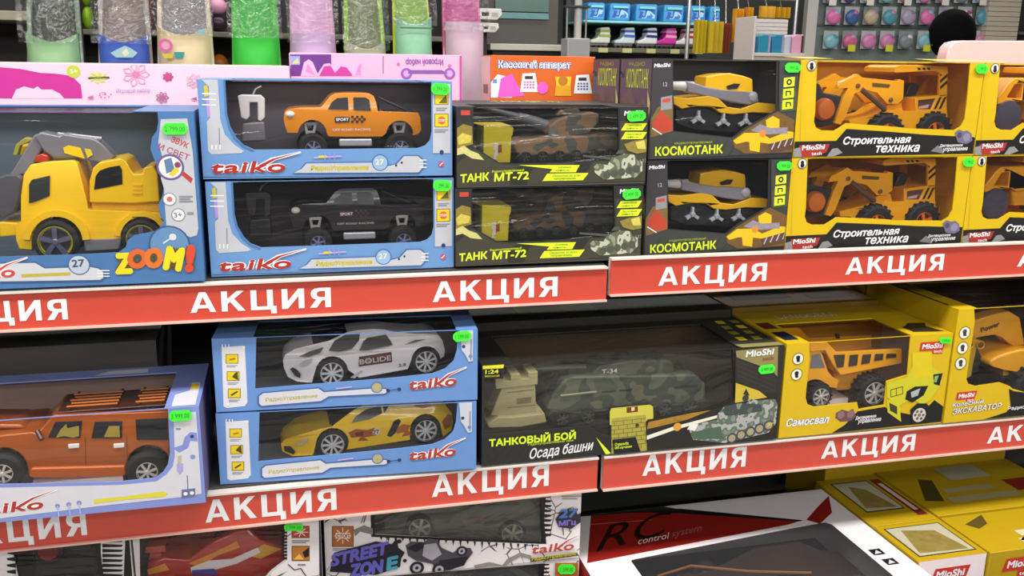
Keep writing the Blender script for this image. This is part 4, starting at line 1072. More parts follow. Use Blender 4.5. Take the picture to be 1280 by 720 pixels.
# ---- stacked blue boxes with sports cars, turned a little
RZS = math.radians(-4.2)
fS = Face(-.1185, .0205, .9785, RZS)
BLS = C('6790cd', .42); INW = C('35353a', .6)
def sports_box(label, f):
    w, h = .4035, .1175
    r = carton('toy_car_box', label, 'toy box', f, w, h, .15, BLS, INW,
               '319,400 319,486 382,481 460,475 500,471.5 540,467 556,461 567,451 571,438 573,400', (.06, .37, .09), 'blue boxed sports cars', floor=C('a9adb5', .5))
    p = Print(f, w, h)
    p.poly('277,434 306,432 309.5,503 306,507.5 284,510 279.5,508', C('d9dae2'))
    for x, y in ((290, 448.5), (291.5, 470), (293, 491.5)):
        p.rect(x - 8, y - 6, x + 8, y + 6, C('8f7a12')); p.rect(x - 7, y - 5, x + 7, y + 5, YEL); p.bars(x - 7, y + 7.5, x + 7, y + 11, 2, C('8f9099'))
    p.line('287,449.5 294,448', 2, C('a08518')); p.poly('294,466 297,464.5 298,475 290,471', C('4a4420')); p.line('289,494 297,489', 2, C('4a4420'))
    for k in range(3): p.line('%g,430 %g,435' % (278 + 4 * k, 278 + 4 * k), 1, C('eef0f6'))
    p.circ(285, 505.5, 1.6, WHITE); p.circ(305, 434, 1.6, WHITE)
    p.poly('322,494.5 328,490 399,483.8 406,488.5 462,484 470,486 482,484.5 486,489 482,493 412,496.5 402,502.5 326,508.5 322,505', C('41609c')); p.poly('324,495 329,491.3 398,485.3 405,490 463,485.6 482,486 484.5,489 481,491.6 411,495 401,501 327,507 324,504', LAVG)
    p.text('РадиоУправление', 332, 502, 397, 496.6, 5, C('b8a52a'), .02, .15)
    p.circ(471, 484, 7.6, C('5a78a8')); p.circ(471, 484, 6, C('b0a878')); p.circ(485, 488, 2.4, NAVY); p.circ(499, 486.3, 2.4, NAVY); p.line('485,488 499,486.3', 1, NAVY)
    p.line('420,485.5 440,483', 1.6, C('c8a8d8'))
    p.poly('575,405.5 591.5,404.4 591,451 586,452 582,444 577,437', C('c6cad6')); p.line('589,424 588.5,450', 1, NAVY); p.circ(579.5, 433, 2.2, NAVY); p.circ(588, 445, 2.4, C('6f80a8'))
    taiko_logo(p, 511.5, 487.3, 571, 481.6, 13, C('a83a30'))
    p.done(r)
    return r
s1 = sports_box('upper slightly turned blue box holding the white sports car', fS)
fS2 = Face(-.1200, .0205, .8580, RZS)
s2 = copy_tree(s1, fS2.o, 'lower slightly turned blue box holding the yellow sports car')
price_tag(s1, fS, 566, 414, 588.5, 426.5, '1 599.00', slope=-.06)
mb = MB()
for q in (fS2,):
    p = Print(q, .4035, .1175); p.rect(577, 509, 582, 511, C('8f98a8')); p.text('1:24', 577, 511, 587, 510, 6, C('6a6f80'), .02); p.done(s2, 'printed_scale')
def turn_in(r, f, ang=math.radians(6), px=.05, py=.025):
    """seat the car in its tray with its nose turned a little to the aisle"""
    fit_in(r, .4035, .1175, .15)
    c, s_ = math.cos(ang), math.sin(ang)
    v = Vector((px - (c * px - s_ * py), py - (s_ * px + c * py)))
    r.location = f.o + f.xd * v.x + f.yd * v.y; r.rotation_euler = (0, 0, f.rz + ang)
def sports_car(name, label, f, bodypx, edges, body, wins, shield, wheels, stickers, W=.08, D=.025):
    r = thing(name, label, 'toy car', f.o, f.rz)
    pts = f.P(bodypx, D); zs = [z for x, z in pts]; xs = [x for x, z in pts]
    zb = min(zs) + .62 * (max(zs) - min(zs)); x0, x1 = min(xs), max(xs)
    ins = lambda x, z: .55 * max(0, z - zb) + .018 * max(0, 1 - (x - x0) / .035) ** 2 + .008 * max(0, 1 - (x1 - x) / .03) ** 2
    b = MB().prism(pts, D, D + W, body, inset=ins, edge={k: GLASSY for k in edges}).build('body', r, .003, 3, 50)
    wb = MB()
    for t in wins: wb.flat(f.P(t, D), D - .0012, GLASSY, inset=ins)
    wb.build('side_windows', b, smooth=0, recalc=False)
    # windscreen and bonnet seen on the upper side
    mb = MB(); a, c = f.uv(*shield[0], D), f.uv(*shield[1], D)
    g0, g1 = ins(*a) + .006, ins(*c) + .006; off = .0012
    mb.add([(a[0] - off, D + g0, a[1] + off), (c[0] - off, D + g1, c[1] + off), (c[0] - off, D + W - g1, c[1] + off), (a[0] - off, D + W - g0, a[1] + off)], [(0, 1, 2, 3)], GLASSY)
    mb.build('windscreen', b, smooth=0, recalc=False)
    sb = MB()
    for t, m in stickers:
        if isinstance(t, tuple):
            q0, q1 = f.uv(t[1], t[2], D), f.uv(t[3], t[4], D); sb.write(t[0], q0, q1, abs(f.uv(t[1], t[2] - t[5], D)[1] - q0[1]), D - .0016, m, .03)
        else: sb.flat(f.P(t, D), D - .0011, m, inset=ins)
    sb.build('side_stickers', b, smooth=0, recalc=False)
    for px, py, rr in wheels:
        mb = MB(); c = f.uv(px, py, D); mb.disc(c, f.size(px, py, rr * 1.13, D), D - .0004, BLACK); mb.build('wheel_arch', b, smooth=0, recalc=False)
        for k, dd in enumerate((-.0035, W - .018)): wheel(r, f, px, py, rr, D, .02, C('dcdcde', .35, .1), 9, .82).location.y = dd
    return r
DRK = C('4a2a2a', .4)
rw = sports_car('toy_sports_car', 'white toy sports car with a dark lettered door panel behind film', fS,
    '372,480 360,476 355,465 354,456 357,448 369,440 392,434.5 412,431 436,422 450,420 470,419 482,419.8 495,422.5 522,425.5 540,426 553,428 558,434 561.5,447 560,455 553,458 @535.5,458.5,19,5 512,468 450,477 @415,469.5,21,8 390,481', (6, 7), C('f6f2f2', .25, coat=.5, var=.01),
    ['450,442 456,432 461,428.5 485,425.4 489.5,431 493,437 461,442'], ((413, 431), (435, 422.5)), ((415, 469.5, 17.5), (535.5, 458.5, 16.5)),
    [('366,462 372,465 376,470 375,475 368,472 363,465', BLACK), ('449.5,450 491,445 492,458 449,462.5', C('5a2f2e', .4)), ('458,452 464,451.2 464.5,458.5 458.5,459.3', WHITE), (('BOLIDE', 450.5, 459.8, 490.5, 455.5, 6.5), C('d8c8c4', .4)), ('459.5,453.5 462.5,453.1 462.8,457 459.8,457.4', BLACK),
     ('374,457 381,452 391,450 386,457 378,460', C('bfbcc0', .3)), ('411,441.5 419,431 434,424 452,422.8 450.5,431 441,440 425,442.5', GLASSY), ('374,447.5 388,441.5 405,437.5 401,443.5 386,448', C('2a282b', .4)), ('508,437 522,432 536,431.5 525,434', C('56525a')), ('438,476 452,467 455,468 444,477', C('c9c4c6', .3)), (('2.8', 500, 464.5, 510, 463.4, 4), C('6a6a70'))])
turn_in(rw, fS)
ry = sports_car('toy_sports_car', 'yellow toy sports car with red flame stickers and number 77', fS2,
    '392,572 366,574 353,571 351.5,562 356,555 372,547 398,540 415,537 440,521.5 458,514 480,509 505,506.5 525,507 545,508.5 560,514.5 570,528 572,540 569,550 558,556 @535,546,20,6 515,558 434,567 @416,560,21,8', (7, 8), C('ffd01c', .25, coat=.5, var=.02),
    ['440,533 446,526 459,519.5 478.5,515.8 479.5,524 462,530', '482,523.5 481,515.4 490,514.8 484,522'], ((414, 537.5), (440, 522)), ((416, 559.5, 17.5), (535, 546, 17)),
    [('436,545 446,541 460,543 470,540 466,546 472,550 456,552 462,556 448,556 452,551 440,552', C('b0501e', .4)), ('444,546 456,545 454,550 446,550', C('5a2a18')), ('466,542.5 476.5,541.3 476.8,548.5 466.3,549.6', C('e8e0d4', .4)), (('77', 467.5, 548.2, 475.3, 547.4, 5), C('5a3a50')),
     ('496,543 506,537 516,539 512,545 517,551 504,553 508,547 498,549', C('c0661e', .4)), ('556,536 564,527 571,531 569,543 560,547', C('b5651e', .4)), ('485,551 494,533 500,530 503,533 496,548 490,553', BLACK), ('355,563 363,561 369,567 367,571 356,569', BLACK), ('370,557 378,551 386,549 382,556 374,560', C('c8b48a', .2)), ('520,517 536,513 545,517 532,520', C('d89018'))])
turn_in(ry, fS2)

# ---- long black box with the besieged tower and tank
fB = Face(.2935, 0.0, .8575)
def siege_box():
    f = fB; w, h, d = .541, .175, .187
    r = carton('toy_tank_box', 'long black and olive box with beige tower, toy tank and lime lettering', 'toy box', f, w, h, d, C('2a2a26', .45), C('5f4a2e', .6),
               '599,474 629,473.5 631,440 917,425 918,497 902,505.5 880,512 817,521.5 816,506.5 810,504 768,508.5 762,512 762,544.5 748,540.5 736,531.5 690,536 598.5,543.5', (.05, .455, .155), None, HAZY, floor=C('5c4e3c', .6))
    p = Print(f, w, h)
    p.poly('598,548 690,538.5 736,534 748,543 763,547 764,560 764,575 598,583', C('242422')); 
    for k in range(12): p.line('%g,580 %g,550' % (605 + 13 * k, 635 + 13 * k), .7, C('33332e'))
    p.poly('599,453 630,450.5 629,460 600,461.5', C('e0dc2c')); p.poly('605,462 627,460.5 627,471 605,472', BLACK); p.text('1:24', 606.5, 467.3, 623, 466.4, 5, C('e6e22e'), .03); p.text('Масштаб', 606, 471.3, 624, 470.4, 2.4, C('e6e22e'), .0)
    p.text('ТАНКОВЫЙ БОЙ', 611, 558.5, 719.5, 548.5, 12, LIME, .03); p.text('Радиоуправляемый танк', 660, 556.8, 717, 551.3, 3.4, C('c9dc2a'), .0)
    p.text('Осада башни', 662, 573.5, 742, 562, 13, WHITE, .012, .35)
    p.poly('745,546.5 763.5,566.5 757,568.8', LIME)
    br = C('a79f42', .5, var=.15, scale=150)
    p.poly('762,514 764,510 812,505.5 816,508 816.5,521 815,531 808,526 762,531', C('c9c04a')); p.poly('783,509 797,507.5 797,514.5 783,516', C('6a3418')); p.poly('789,509 793,508.5 793,513 789,513.5', C('e8c8a0'))
    p.poly('764,523 807,518 807.5,552 812,566 790,568 764,568', br)
    for k in range(7): p.line('764,%g 807,%g' % (527 + k * 5.2, 522.5 + k * 5.2), .8, C('6f6a26'))
    for k in range(7):
        for j in range(4): p.line('%g,%g %g,%g' % (768 + j * 11 + 5 * (k % 2), 526.6 + k * 5.2 - j * 1.1, 768 + j * 11 + 5 * (k % 2), 531.6 + k * 5.2 - j * 1.1), .7, C('6f6a26'))
    p.circ(796, 531, 2.2, C('3a3418')); p.poly('765,549 794,545.5 800,566 767,569', BLACK); p.text('Стрельба', 768, 557, 785, 555, 3.6, LIME); p.text('ИК-лучами', 768, 561, 789, 558.6, 3.2, LIME)
    p.poly('808,524 817,522.5 880,513.5 904,506 918,498 918,437 972,430 969.5,549 808,566', C('24221e'))
    p.poly('810,527 862,516 888,512 858,524 808,536', C('a07a2a', var=.35, scale=90)); p.poly('808,544 840,533 905,516 906,519 842,537 808,549', C('e9e4d2')); p.circ(846, 533, 5, C('d89a3a'))
    p.poly('919,438 972,431 971,470 963,462 920,446', C('8f8550')); p.poly('919,447 962,464 971,472 970,491 950,490 920,474', C('2e2b28')); p.poly('919,478 948,488 958,496 918,503', C('c9b03a'))
    for k in range(4): p.line('920,%g 968,%g' % (450 + 6 * k, 470 + 6 * k), .6, C('45403a'))
    cm = camo('7f8a80', '5f6d5f', 'a9aaa6', '4d5560', scale=70)
    p.poly('861,538 866,530 895,524 896,517 904,508 930,506 938,498 946,500 968,498 971,505 969,528 960,540 905,553 866,549', cm)
    p.poly('902,513 906,507 926,503 950,505 952,513 925,518 906,519', camo('5f6d5f', '3f4a48', '7f8a80', scale=60)); p.poly('858,536 862,530 872,529 868,538', C('e8e8e2')); p.poly('862,540 900,532 903,548 866,548', C('4b6450'))
    p.circ(931, 497, 4, C('3a3a38')); p.poly('928,492 932,485 936,494', C('2c2c2a'))
    for k in range(5): p.circ(914 + 11.5 * k, 547 - 4.0 * k, 6.4, C('40444a')); p.circ(914 + 11.5 * k, 547 - 4.0 * k, 4.4, C('a59a78'))
    p.text('30°', 958, 532, 966, 531, 4, C('d8cf2a'), .02)
    mioshi(p, 931, 446, 966.5, 442.2, 8); p.text('tech', 952, 450, 966, 448.5, 4, C('a03a34'), .02)
    p.done(r)
    price_tag(r, f, 947, 456, 967.5, 467, '4 999.00', slope=-.08)
    tb = MB(); z = h + .0004
    tb.add([(.46, .002, z), (w - .001, .002, z), (w - .001, .02, z), (.455, .02, z)], [(0, 1, 2, 3)], C('8f8550')); tb.add([(.455, .02, z), (w - .001, .02, z), (w - .001, d - .002, z), (.457, d - .002, z)], [(0, 1, 2, 3)], C('33302a'))
    for i in range(2):
        for j in range(4):
            x, y = .475 + .03 * i + .004 * j, .04 + .035 * j
            tb.add([(x, y, z + .0003), (x + .016, y, z + .0003), (x + .016, y + .02, z + .0003), (x, y + .02, z + .0003)], [(0, 1, 2, 3)], YEL if (i + j) % 3 == 0 else C('8f8a30'))
    tb.build('printed_top', r, smooth=0, recalc=False)
    return r
siege_box()
def siege_toys():
    f = fB; D = .035; S = C('a89f74', .6, var=.12, scale=120)
    r = thing('toy_tower', 'beige square toy watchtower inside the long black siege box', 'toy tower', f.o)
    MB().prism(f.P('613,520 628,484 669,478 671,521', D), D, D + .042, S).build('tower_wall', r, .002)
    MB().prism(f.P('620,486 618,470 628,470 630,476 638,475.5 638,468 650,467 651,473.5 660,472.5 660,465 672,464 672,480', D), D - .002, D + .044, S).build('battlement', r, .001)
    MB().prism(f.P('608,528 622,519 640,519 668,516 679,514 682,526 650,532 610,533', D), D - .008, D + .047, C('b5aa7c', .6)).build('base', r, .002)
    mb = MB()
    for t in ('646,498 664,496 664,503 646,505', '634,490 668,486 668,487 634,491', '634,509 669,505.5 669,506.5 634,510'): mb.flat(f.P(t, D), D - .0006, C('7a724c', .6))
    mb.build('stone_joints', r, smooth=0, recalc=False)
    fit_in(r, .541, .175, .187)
    D = .05; W = .085; g = camo('4a5244', '5c6250', '3e463e', '66654f', scale=22)
    r = thing('toy_tank', 'dark green camouflaged toy tank inside the long black siege box', 'toy tank', f.o)
    MB().prism(f.P('684,512 690,494 706,474 722,470 870,468 882,480 882,506 866,514 700,520', D), D, D + W, g).build('hull', r, .004, 3)
    t = MB().prism(f.P('738,478 744,468 752,460 790,453.5 836,452 845,456 848,466 838,475 790,482 748,483', D), D + .012, D + W - .012, g).build('turret', r, .006, 3)
    mb = MB(); a = f.uv(755, 470.5, D); b = f.uv(774.5, 468.5, D); mb.write('Т-34', a, b, .0085, D + .0113, WHITE, .02); mb.build('turret_number', t, smooth=0, recalc=False)
    mb = MB()
    for t_ in ('752,489 770,487.5 770,489.5 752,491', '774,487 790,486 790,488 774,489', '843,483 872,480 872,483 843,486'): mb.flat(f.P(t_, D), D - .0006, C('23281f'))
    mb.build('hull_fittings', r, smooth=0, recalc=False)
    p0 = f.uv(742, 469, D); p1 = f.uv(646, 474, D)
    MB().tube([(p0[0], D + .045, p0[1]), (p1[0], D + .045, p1[1] + .002)], .0055, C('5c6256', .4), 10, .0042).build('gun_barrel', t)
    mb = MB(); tracks(mb, f, '690,513 684,521 694,531 720,534 868,520 890,508 884,500 860,504 720,515', D - .006, W + .012, C('26241f', .6), .02); mb.build('tracks', r, .002)
    for k in range(6): wheel(r, f, 704 + 32 * k, 523.5 - 2.6 * k, 10, D - .011, .006, C('4e5344', .5), 6, .75, name='road_wheel')
    MB().tube([(f.uv(700, 494, D)[0], D - .003, f.uv(700, 494, D)[1]), (f.uv(745, 489, D)[0], D - .003, f.uv(745, 489, D)[1])], .002, C('8a8a70', .5)).build('tow_rod', r)
    fit_in(r, .541, .175, .187)
siege_toys()
# ---- dump truck box
fD = Face(.8385, 0.0, .8575)
def dump_box():
    f = fD; w, h, d = .341, .177, .2
    r = carton('toy_dump_truck_box', 'yellow dump truck box on the middle shelf beside the siege box', 'toy box', f, w, h, d, YBOX, C('cf8f16', .6),
               '1013,415 1012,446 1007,497 1009.5,505.5 1018,508.5 1071.5,503 1073,511.5 1105,506 1108,476.5 1134,468.5 1139.5,410', (.045, .255, .12), None, floor=C('e2cfc0', .5))
    q0, q1 = f.uv(1040, 500, .05), f.uv(1065, 500, .05)
    MB().box(q0[0], q1[0], .062, .12, .0036, q1[1], C('eadcd0', .5)).box(w - .0042, w - .0036, .004, d - .007, .004, h - .004, C('e2cdbc', .5)).build('inner_tray', r, smooth=0, label='whitish card tray and side card')
    p = Print(f, w, h)
    p.poly('1040,541 1056,531 1072,514 1106,508.5 1112,513 1148,520 1168,500 1180,508 1179,527 1040,546', BLACK)
    p.text('Самосвал', 982.5, 533.5, 1036, 528.5, 10, WHITE, .03, .2, BLACK, .06)
    p.poly('1045,516 1052,512 1060,514 1066,511 1070,520 1064,526 1050,527 1044,522', C('6a4a50', .4)); p.circ(1051, 518.5, 4.4, C('8a6a70')); p.circ(1063, 517.5, 4.4, C('8a6a70'))
    p.text('Дистанционное', 1069, 524.5, 1095, 521.5, 4.2, WHITE, .02, .2); p.text('управление', 1072, 529, 1101, 526, 4.2, WHITE, .02, .2)
    for x, y in ((997.5, 448.5), (995.5, 468)): p.circ(x, y, 7.2, C('7a6a20')); p.circ(x, y, 6.2, C('ece8dc')); p.circ(x, y - 1.5, 2.6, BLACK); p.rect(x - 2, y, x + 2, y + 4, BLACK)
    mioshi(p, 1152, 436.5, 1178, 434.5, 6.5, True)
    ya = C('c9c42a', .45); dk = C('3a3a20')
    p.poly('1108.5,478 1132,472 1139,460 1160,455 1166,459 1177,466 1176,480 1162,500 1152,506 1140,498 1122,508 1108,496', ya); p.poly('1140,440 1164,440 1165,470 1140,473', C('d8c21a')); p.poly('1166,468 1178,466 1174,482 1167,480', BLACK); p.poly('1168,470 1173,469 1170,478 1167,477', C('8fae6a'))
    p.poly('1133,489 1143,483 1160,482 1154,494 1140,503 1131,499', BLACK); p.poly('1138,490 1150,485 1147,494 1139,497', C('a8b0b0'))
    p.poly('1108,498 1124,506 1126,527 1109,515', ya); p.poly('1111,503 1121,508 1121,518 1112,513', dk); p.line('1113,487 1128,483 1128,492 1113,496 1113,487', 1, dk); p.line('1120,485 1120,494', 1, dk)
    p.poly('1137,512 1146,504 1158,504 1164,512 1160,528 1140,530', BLACK); p.circ(1148.5, 518.5, 8, C('c9c6c0')); 
    for k in range(6): p.circ(1148.5 + 5 * math.cos(k * 1.05), 518.5 + 5 * math.sin(k * 1.05), 1.6, C('5a5650'))
    p.circ(1148.5, 518.5, 2, C('77736c'))
    p.done(r)
    price_tag(r, f, 1173, 421.5, 1188, 428.5, '3 299.00')
    tb = MB(); z = h + .0004
    tb.add([(.272, .02, z), (.332, .012, z), (.32, .05, z), (.335, .07, z), (.3, .075, z), (.285, .06, z), (.27, .05, z)], [tuple(range(7))], C('2a241a', .5)); tb.add([(.008, .02, z), (.036, .02, z), (.036, .07, z), (.008, .07, z)], [(0, 1, 2, 3)], C('1c2340', .5)); tb.add([(.008, .09, z), (.036, .09, z), (.036, .13, z), (.008, .13, z)], [(0, 1, 2, 3)], C('6a2a1c', .5))
    tb.writez('САМОСВАЛ', (.07, .15), (.2, .15), (0, .022), z, WHITE, .02)
    tb.build('printed_top', r, smooth=0, recalc=False)
dump_box()
def dump_truck():
    f = fD; D = .04; W = .10; Y = plastic('f0a714')
    r = thing('toy_dump_truck', 'yellow toy dump truck with silver wheels behind film', 'toy truck', f.o)
    b = MB()
    b.prism(f.P('1012,428 1034,427.5 1046,440.5 1128,436.5 1128,454 1050,469 1041,456 1031,438 1012,440', D), D, D + .008, Y); b.prism(f.P('1012,428 1034,427.5 1046,440.5 1128,436.5 1128,454 1050,469 1041,456 1031,438 1012,440', D), D + W - .008, D + W, Y)
    x0, z0 = f.uv(1044, 466, D); x1, z1 = f.uv(1127, 452, D)
    b.add([(x0, D + .004, z0), (x0, D + W - .004, z0), (x1, D + W - .004, z1), (x1, D + .004, z1), (x0 - .01, D + .004, z0 + .03), (x0 - .01, D + W - .004, z0 + .03)], [(0, 1, 2, 3), (0, 1, 5, 4)], C('d8921a', .4))
    bed = b.build('dump_bed', r, .002)
    mb = MB()
    for t in ('1041.5,443.5 1056,443 1054,458.5 1046,459.5', '1062,443.5 1072.5,442.8 1071,456.5 1060,458', '1078,443 1089,442.3 1086.5,453.5 1076,455.5', '1093.5,442.2 1104,441.8 1103,449.5 1092,451.5', '1108,442 1120,441.8 1120,446.5 1107,447.8'): mb.flat(f.P(t, D), D - .0012, C('3a3024', .5))
    mb.build('side_slots', bed, smooth=0, recalc=False)
    c = MB().prism(f.P('1008,440 1026,438.5 1029,443 1036,464 1041,471 1050,476.5 1047,486 1036,484 @1021,493,18,25 1008,480', D), D + .004, D + W - .004, Y).build('cab', r, .003)
    MB().flat(f.P('1016,444.5 1026.5,443 1032.5,460 1014,461', D), D + .003, C('6f6f74', .15)).build('cab_window', c, smooth=0, recalc=False)
    MB().prism(f.P('1050,470 1098,462 1098,490 1052,492', D), D + .018, D + W - .018, C('d8941a', .4)).build('chassis', r, .002)
    MB().tube([(f.uv(1044, 480, D)[0], D + .01, f.uv(0, 484, D)[1]), (f.uv(1044, 494, D)[0], D + .01, f.uv(0, 494, D)[1])], .004, BLACK).build('fuel_tank', r)
    for px, py, rr in ((1022, 493.5, 14.5), (1089, 489, 18.5)):
        for dd in (-.012, W - .022): wheel(r, f, px, py, rr, D, .034, C('d8d5cf', .3, .15), 8, .66, lugs=20).location.y = dd
    fit_in(r, .341, .177, .2)
dump_truck()
# ---- excavator box at the right edge
fE = Face(1.1825, -.002, .8575)
def exc_box():
    f = fE; w, h, d = .37, .222, .27
    r = carton('toy_excavator_box', 'tall yellow excavator box at the right edge of the middle shelf', 'toy box', f, w, h, d, YBOX, C('4a3524', .6),
               '1220,370 1218.5,402 1208,474 1210.5,480 1220,482.5 1250,478 1262,482.5 1266,486 1280,490 1330,488 1352,370', (.042, .32, .2), floor=C('57432f', .6))
    p = Print(f, w, h)
    p.poly('1240,521 1258,515 1263,507 1261,486 1268,489 1300,493 1380,486 1380,520 1230,524', BLACK)
    for x, y in ((1205.8, 416), (1203, 435), (1200.6, 454)): p.circ(x, y, 7.2, C('7a6a20')); p.circ(x, y, 6.2, C('ece8dc')); p.circ(x, y - 1.5, 2.6, C('3a3a40')); p.rect(x - 2, y, x + 2, y + 4, C('3a3a40'))
    mioshi(p, 1197.5, 498, 1217.5, 495.6, 5.5, True)
    p.text('Колесный', 1190, 509, 1229, 503.5, 5.5, C('f0eee8'), .02, .2, C('3c3630'), .07); p.text('ЭКСКАВАТОР', 1190, 518, 1251, 510, 7, C('f0eee8'), .02, .2, C('3c3630'), .07)
    p.text('Радиоуправляемый', 1259, 512.6, 1330, 505, 4.4, WHITE, .02)
    p.line('1190,390 1175,524', .7, C('a8900c')); p.done(r)
    tb = MB(); z = h + .0004
    tb.add([(.0005, .03, z), (.006, .03, z), (.006, d - .002, z), (.0005, d - .002, z)], [(0, 1, 2, 3)], BLACK)
    tb.add([(.05, .22, z), (.3, .22, z), (.3, .26, z), (.05, .26, z)], [(0, 1, 2, 3)], C('8a6a14', .5))
    tb.build('printed_top', r, smooth=0, recalc=False)
exc_box()
def excavator():
    f = fE; D = .05; W = .1; Y = plastic('f0a912')
    r = thing('toy_excavator', 'yellow toy excavator with a lettered yellow arm at the right edge', 'toy excavator', f.o)
    a = MB().prism(f.P('1222,416 1226,407 1262,397 1276,394 1290,402 1296,436 1282,440 1268,428 1258,424 1240,427 1228,431 1223,426', D), D + .03, D + .06, Y).build('boom', r, .0025)
    mb = MB(); p, q = f.uv(1240, 421, D), f.uv(1263.5, 412.5, D); mb.write('Power', p, q, .0105, D + .0285, C('4a3a18'), .03); mb.build('boom_lettering', a, smooth=0, recalc=False)
    MB().prism(f.P('1213,436 1222,424 1232,428 1230,442 1226,460 1224,474 1214,480 1208,474 1212,455', D), D + .02, D + .07, C('c9a41a', .4)).build('dipper', r, .002)
    mb = MB()
    for x, y in ((1219, 434), (1233, 434)): mb.lathe(*f.uv(x, y, D), [(.006, .002), (.0085, 0), (.0085, .012)], 18, Y, D + .014); mb.lathe(*f.uv(x, y, D), [(.003, 0), (.0055, .001), (.0055, .003)], 14, C('5a4a20'), D + .012)
    mb.build('pivots', a)
    MB().prism(f.P('1222,446 1236,440 1242,452 1238,470 1226,476', D), D + .03, D + .075, C('2c2c2e', .4)).build('bucket', r, .003)
    MB().prism(f.P('1239,458 1240,452 1252,445 1276,438 1320,436 1324,462 1300,470 1254,463', D), D + .004, D + W, Y).build('turntable', r, .004)
    MB().prism(f.P('1262,462 1300,458 1304,474 1264,474', D), D + .02, D + W - .02, Y).build('neck', r)
    MB().tube([(f.uv(1266, 448, D)[0], D + .02, f.uv(0, 448, D)[1]), (f.uv(1268, 436, D)[0], D + .02, f.uv(0, 436, D)[1])], .0025, C('5a3a14', .4)).build('lever', r)
    MB().prism(f.P('1258,474 1330,470 1330,492 1262,494', D), D + .015, D + W - .015, C('2a2a2c', .5)).build('undercarriage', r, .002)
    for px in (1287, 1345): 
        for dd in (-.014, W - .022): wheel(r, f, px, 484 - (px - 1287) * .08, 24, D, .036, plastic('e0541c'), 5, .5, lugs=18).location.y = dd
    fit_in(r, .37, .222, .27)
excavator()
# ---- boxes of the row behind, in the shade of the upper shelf
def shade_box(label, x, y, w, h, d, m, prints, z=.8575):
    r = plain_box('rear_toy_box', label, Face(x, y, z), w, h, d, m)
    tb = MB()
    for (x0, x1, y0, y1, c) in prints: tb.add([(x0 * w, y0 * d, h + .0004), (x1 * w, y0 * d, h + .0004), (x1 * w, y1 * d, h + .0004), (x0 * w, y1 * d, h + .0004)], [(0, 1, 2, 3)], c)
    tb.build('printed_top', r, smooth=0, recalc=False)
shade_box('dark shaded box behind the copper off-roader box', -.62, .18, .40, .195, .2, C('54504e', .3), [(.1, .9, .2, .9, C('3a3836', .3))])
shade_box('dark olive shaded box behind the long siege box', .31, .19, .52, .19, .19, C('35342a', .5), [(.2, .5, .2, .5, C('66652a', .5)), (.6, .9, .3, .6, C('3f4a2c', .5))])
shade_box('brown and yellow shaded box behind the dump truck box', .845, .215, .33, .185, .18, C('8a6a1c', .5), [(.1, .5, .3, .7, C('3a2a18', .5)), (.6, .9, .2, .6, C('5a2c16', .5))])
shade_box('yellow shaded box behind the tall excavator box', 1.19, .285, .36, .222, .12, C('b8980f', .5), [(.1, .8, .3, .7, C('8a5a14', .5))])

# ================================================================ BOTTOM SHELF
JAG = cracked('e6e0e2', '4a464a', 26, .03); JAGD = C('33332f', .5)
def jag_strip(p, x0, x1, y0, y1, n, m, amp, side):
    """a printed edge of ragged teeth"""
    for k in range(n):
        a = y0 + (y1 - y0) * k / n; b = y0 + (y1 - y0) * (k + .75) / n
        xe, xb = (x1, x0) if side > 0 else (x0, x1)
        p.poly('%g,%g %g,%g %g,%g %g,%g' % (xb, a, xe, (a + b) / 2 - 1, xe - side * 2, (a + b) / 2 + 1.5, xb, b), m)
f = Face(-.6065, 0.0185, .5255)
w, h = .3485, .285
r = carton('toy_car_box', 'white and black ragged print box at the bottom left, dark toy inside', 'toy box', f, w, h, .2, C('d9d4d6', .45), C('3f453c', .6), '14,640 16,690 24,726 130,726 126,690 124,640', None)
p = Print(f, w, h); p.poly('-100,650 15,652 15,700 23,730 -100,740', JAG); p.poly('156,640 167,640 167,740 154,740', BLACK); jag_strip(p, 128, 154, 655, 735, 13, BLACK, 1, 1); jag_strip(p, 8, 20, 664, 735, 9, BLACK, 1, -1); p.done(r)
t = thing('toy_monster_truck', 'dark toy with a red ringed wheel behind film at bottom left', 'toy truck', f.o, 0)
D = .05
MB().prism(f.P('38,730 36,690 48,672 70,664 96,664 112,676 118,700 118,730', D), D + .02, D + .1, C('2f332c', .4)).build('body', t, .004)
c = f.uv(60, 690, D); MB().lathe(c[0], c[1], [(.012, .003), (.0135, 0), (.021, .001), (.023, .006), (.023, .03)], 24, TYRE, D).build('wheel', t)
MB().lathe(c[0], c[1], [(.0095, .001), (.013, 0), (.0155, .002), (.0155, .006)], 24, C('8a2620', .4), D - .003).build('rim', t.children[-1] if False else [q for q in COL.objects if q.name.startswith('wheel') and q.parent == t][0])
MB().tube([(f.uv(95, 676, D)[0], D + .01, f.uv(0, 676, D)[1]), (f.uv(112, 700, D)[0], D + .01, f.uv(0, 700, D)[1])], .004, C('5a2420', .4)).build('side_pipe', t)

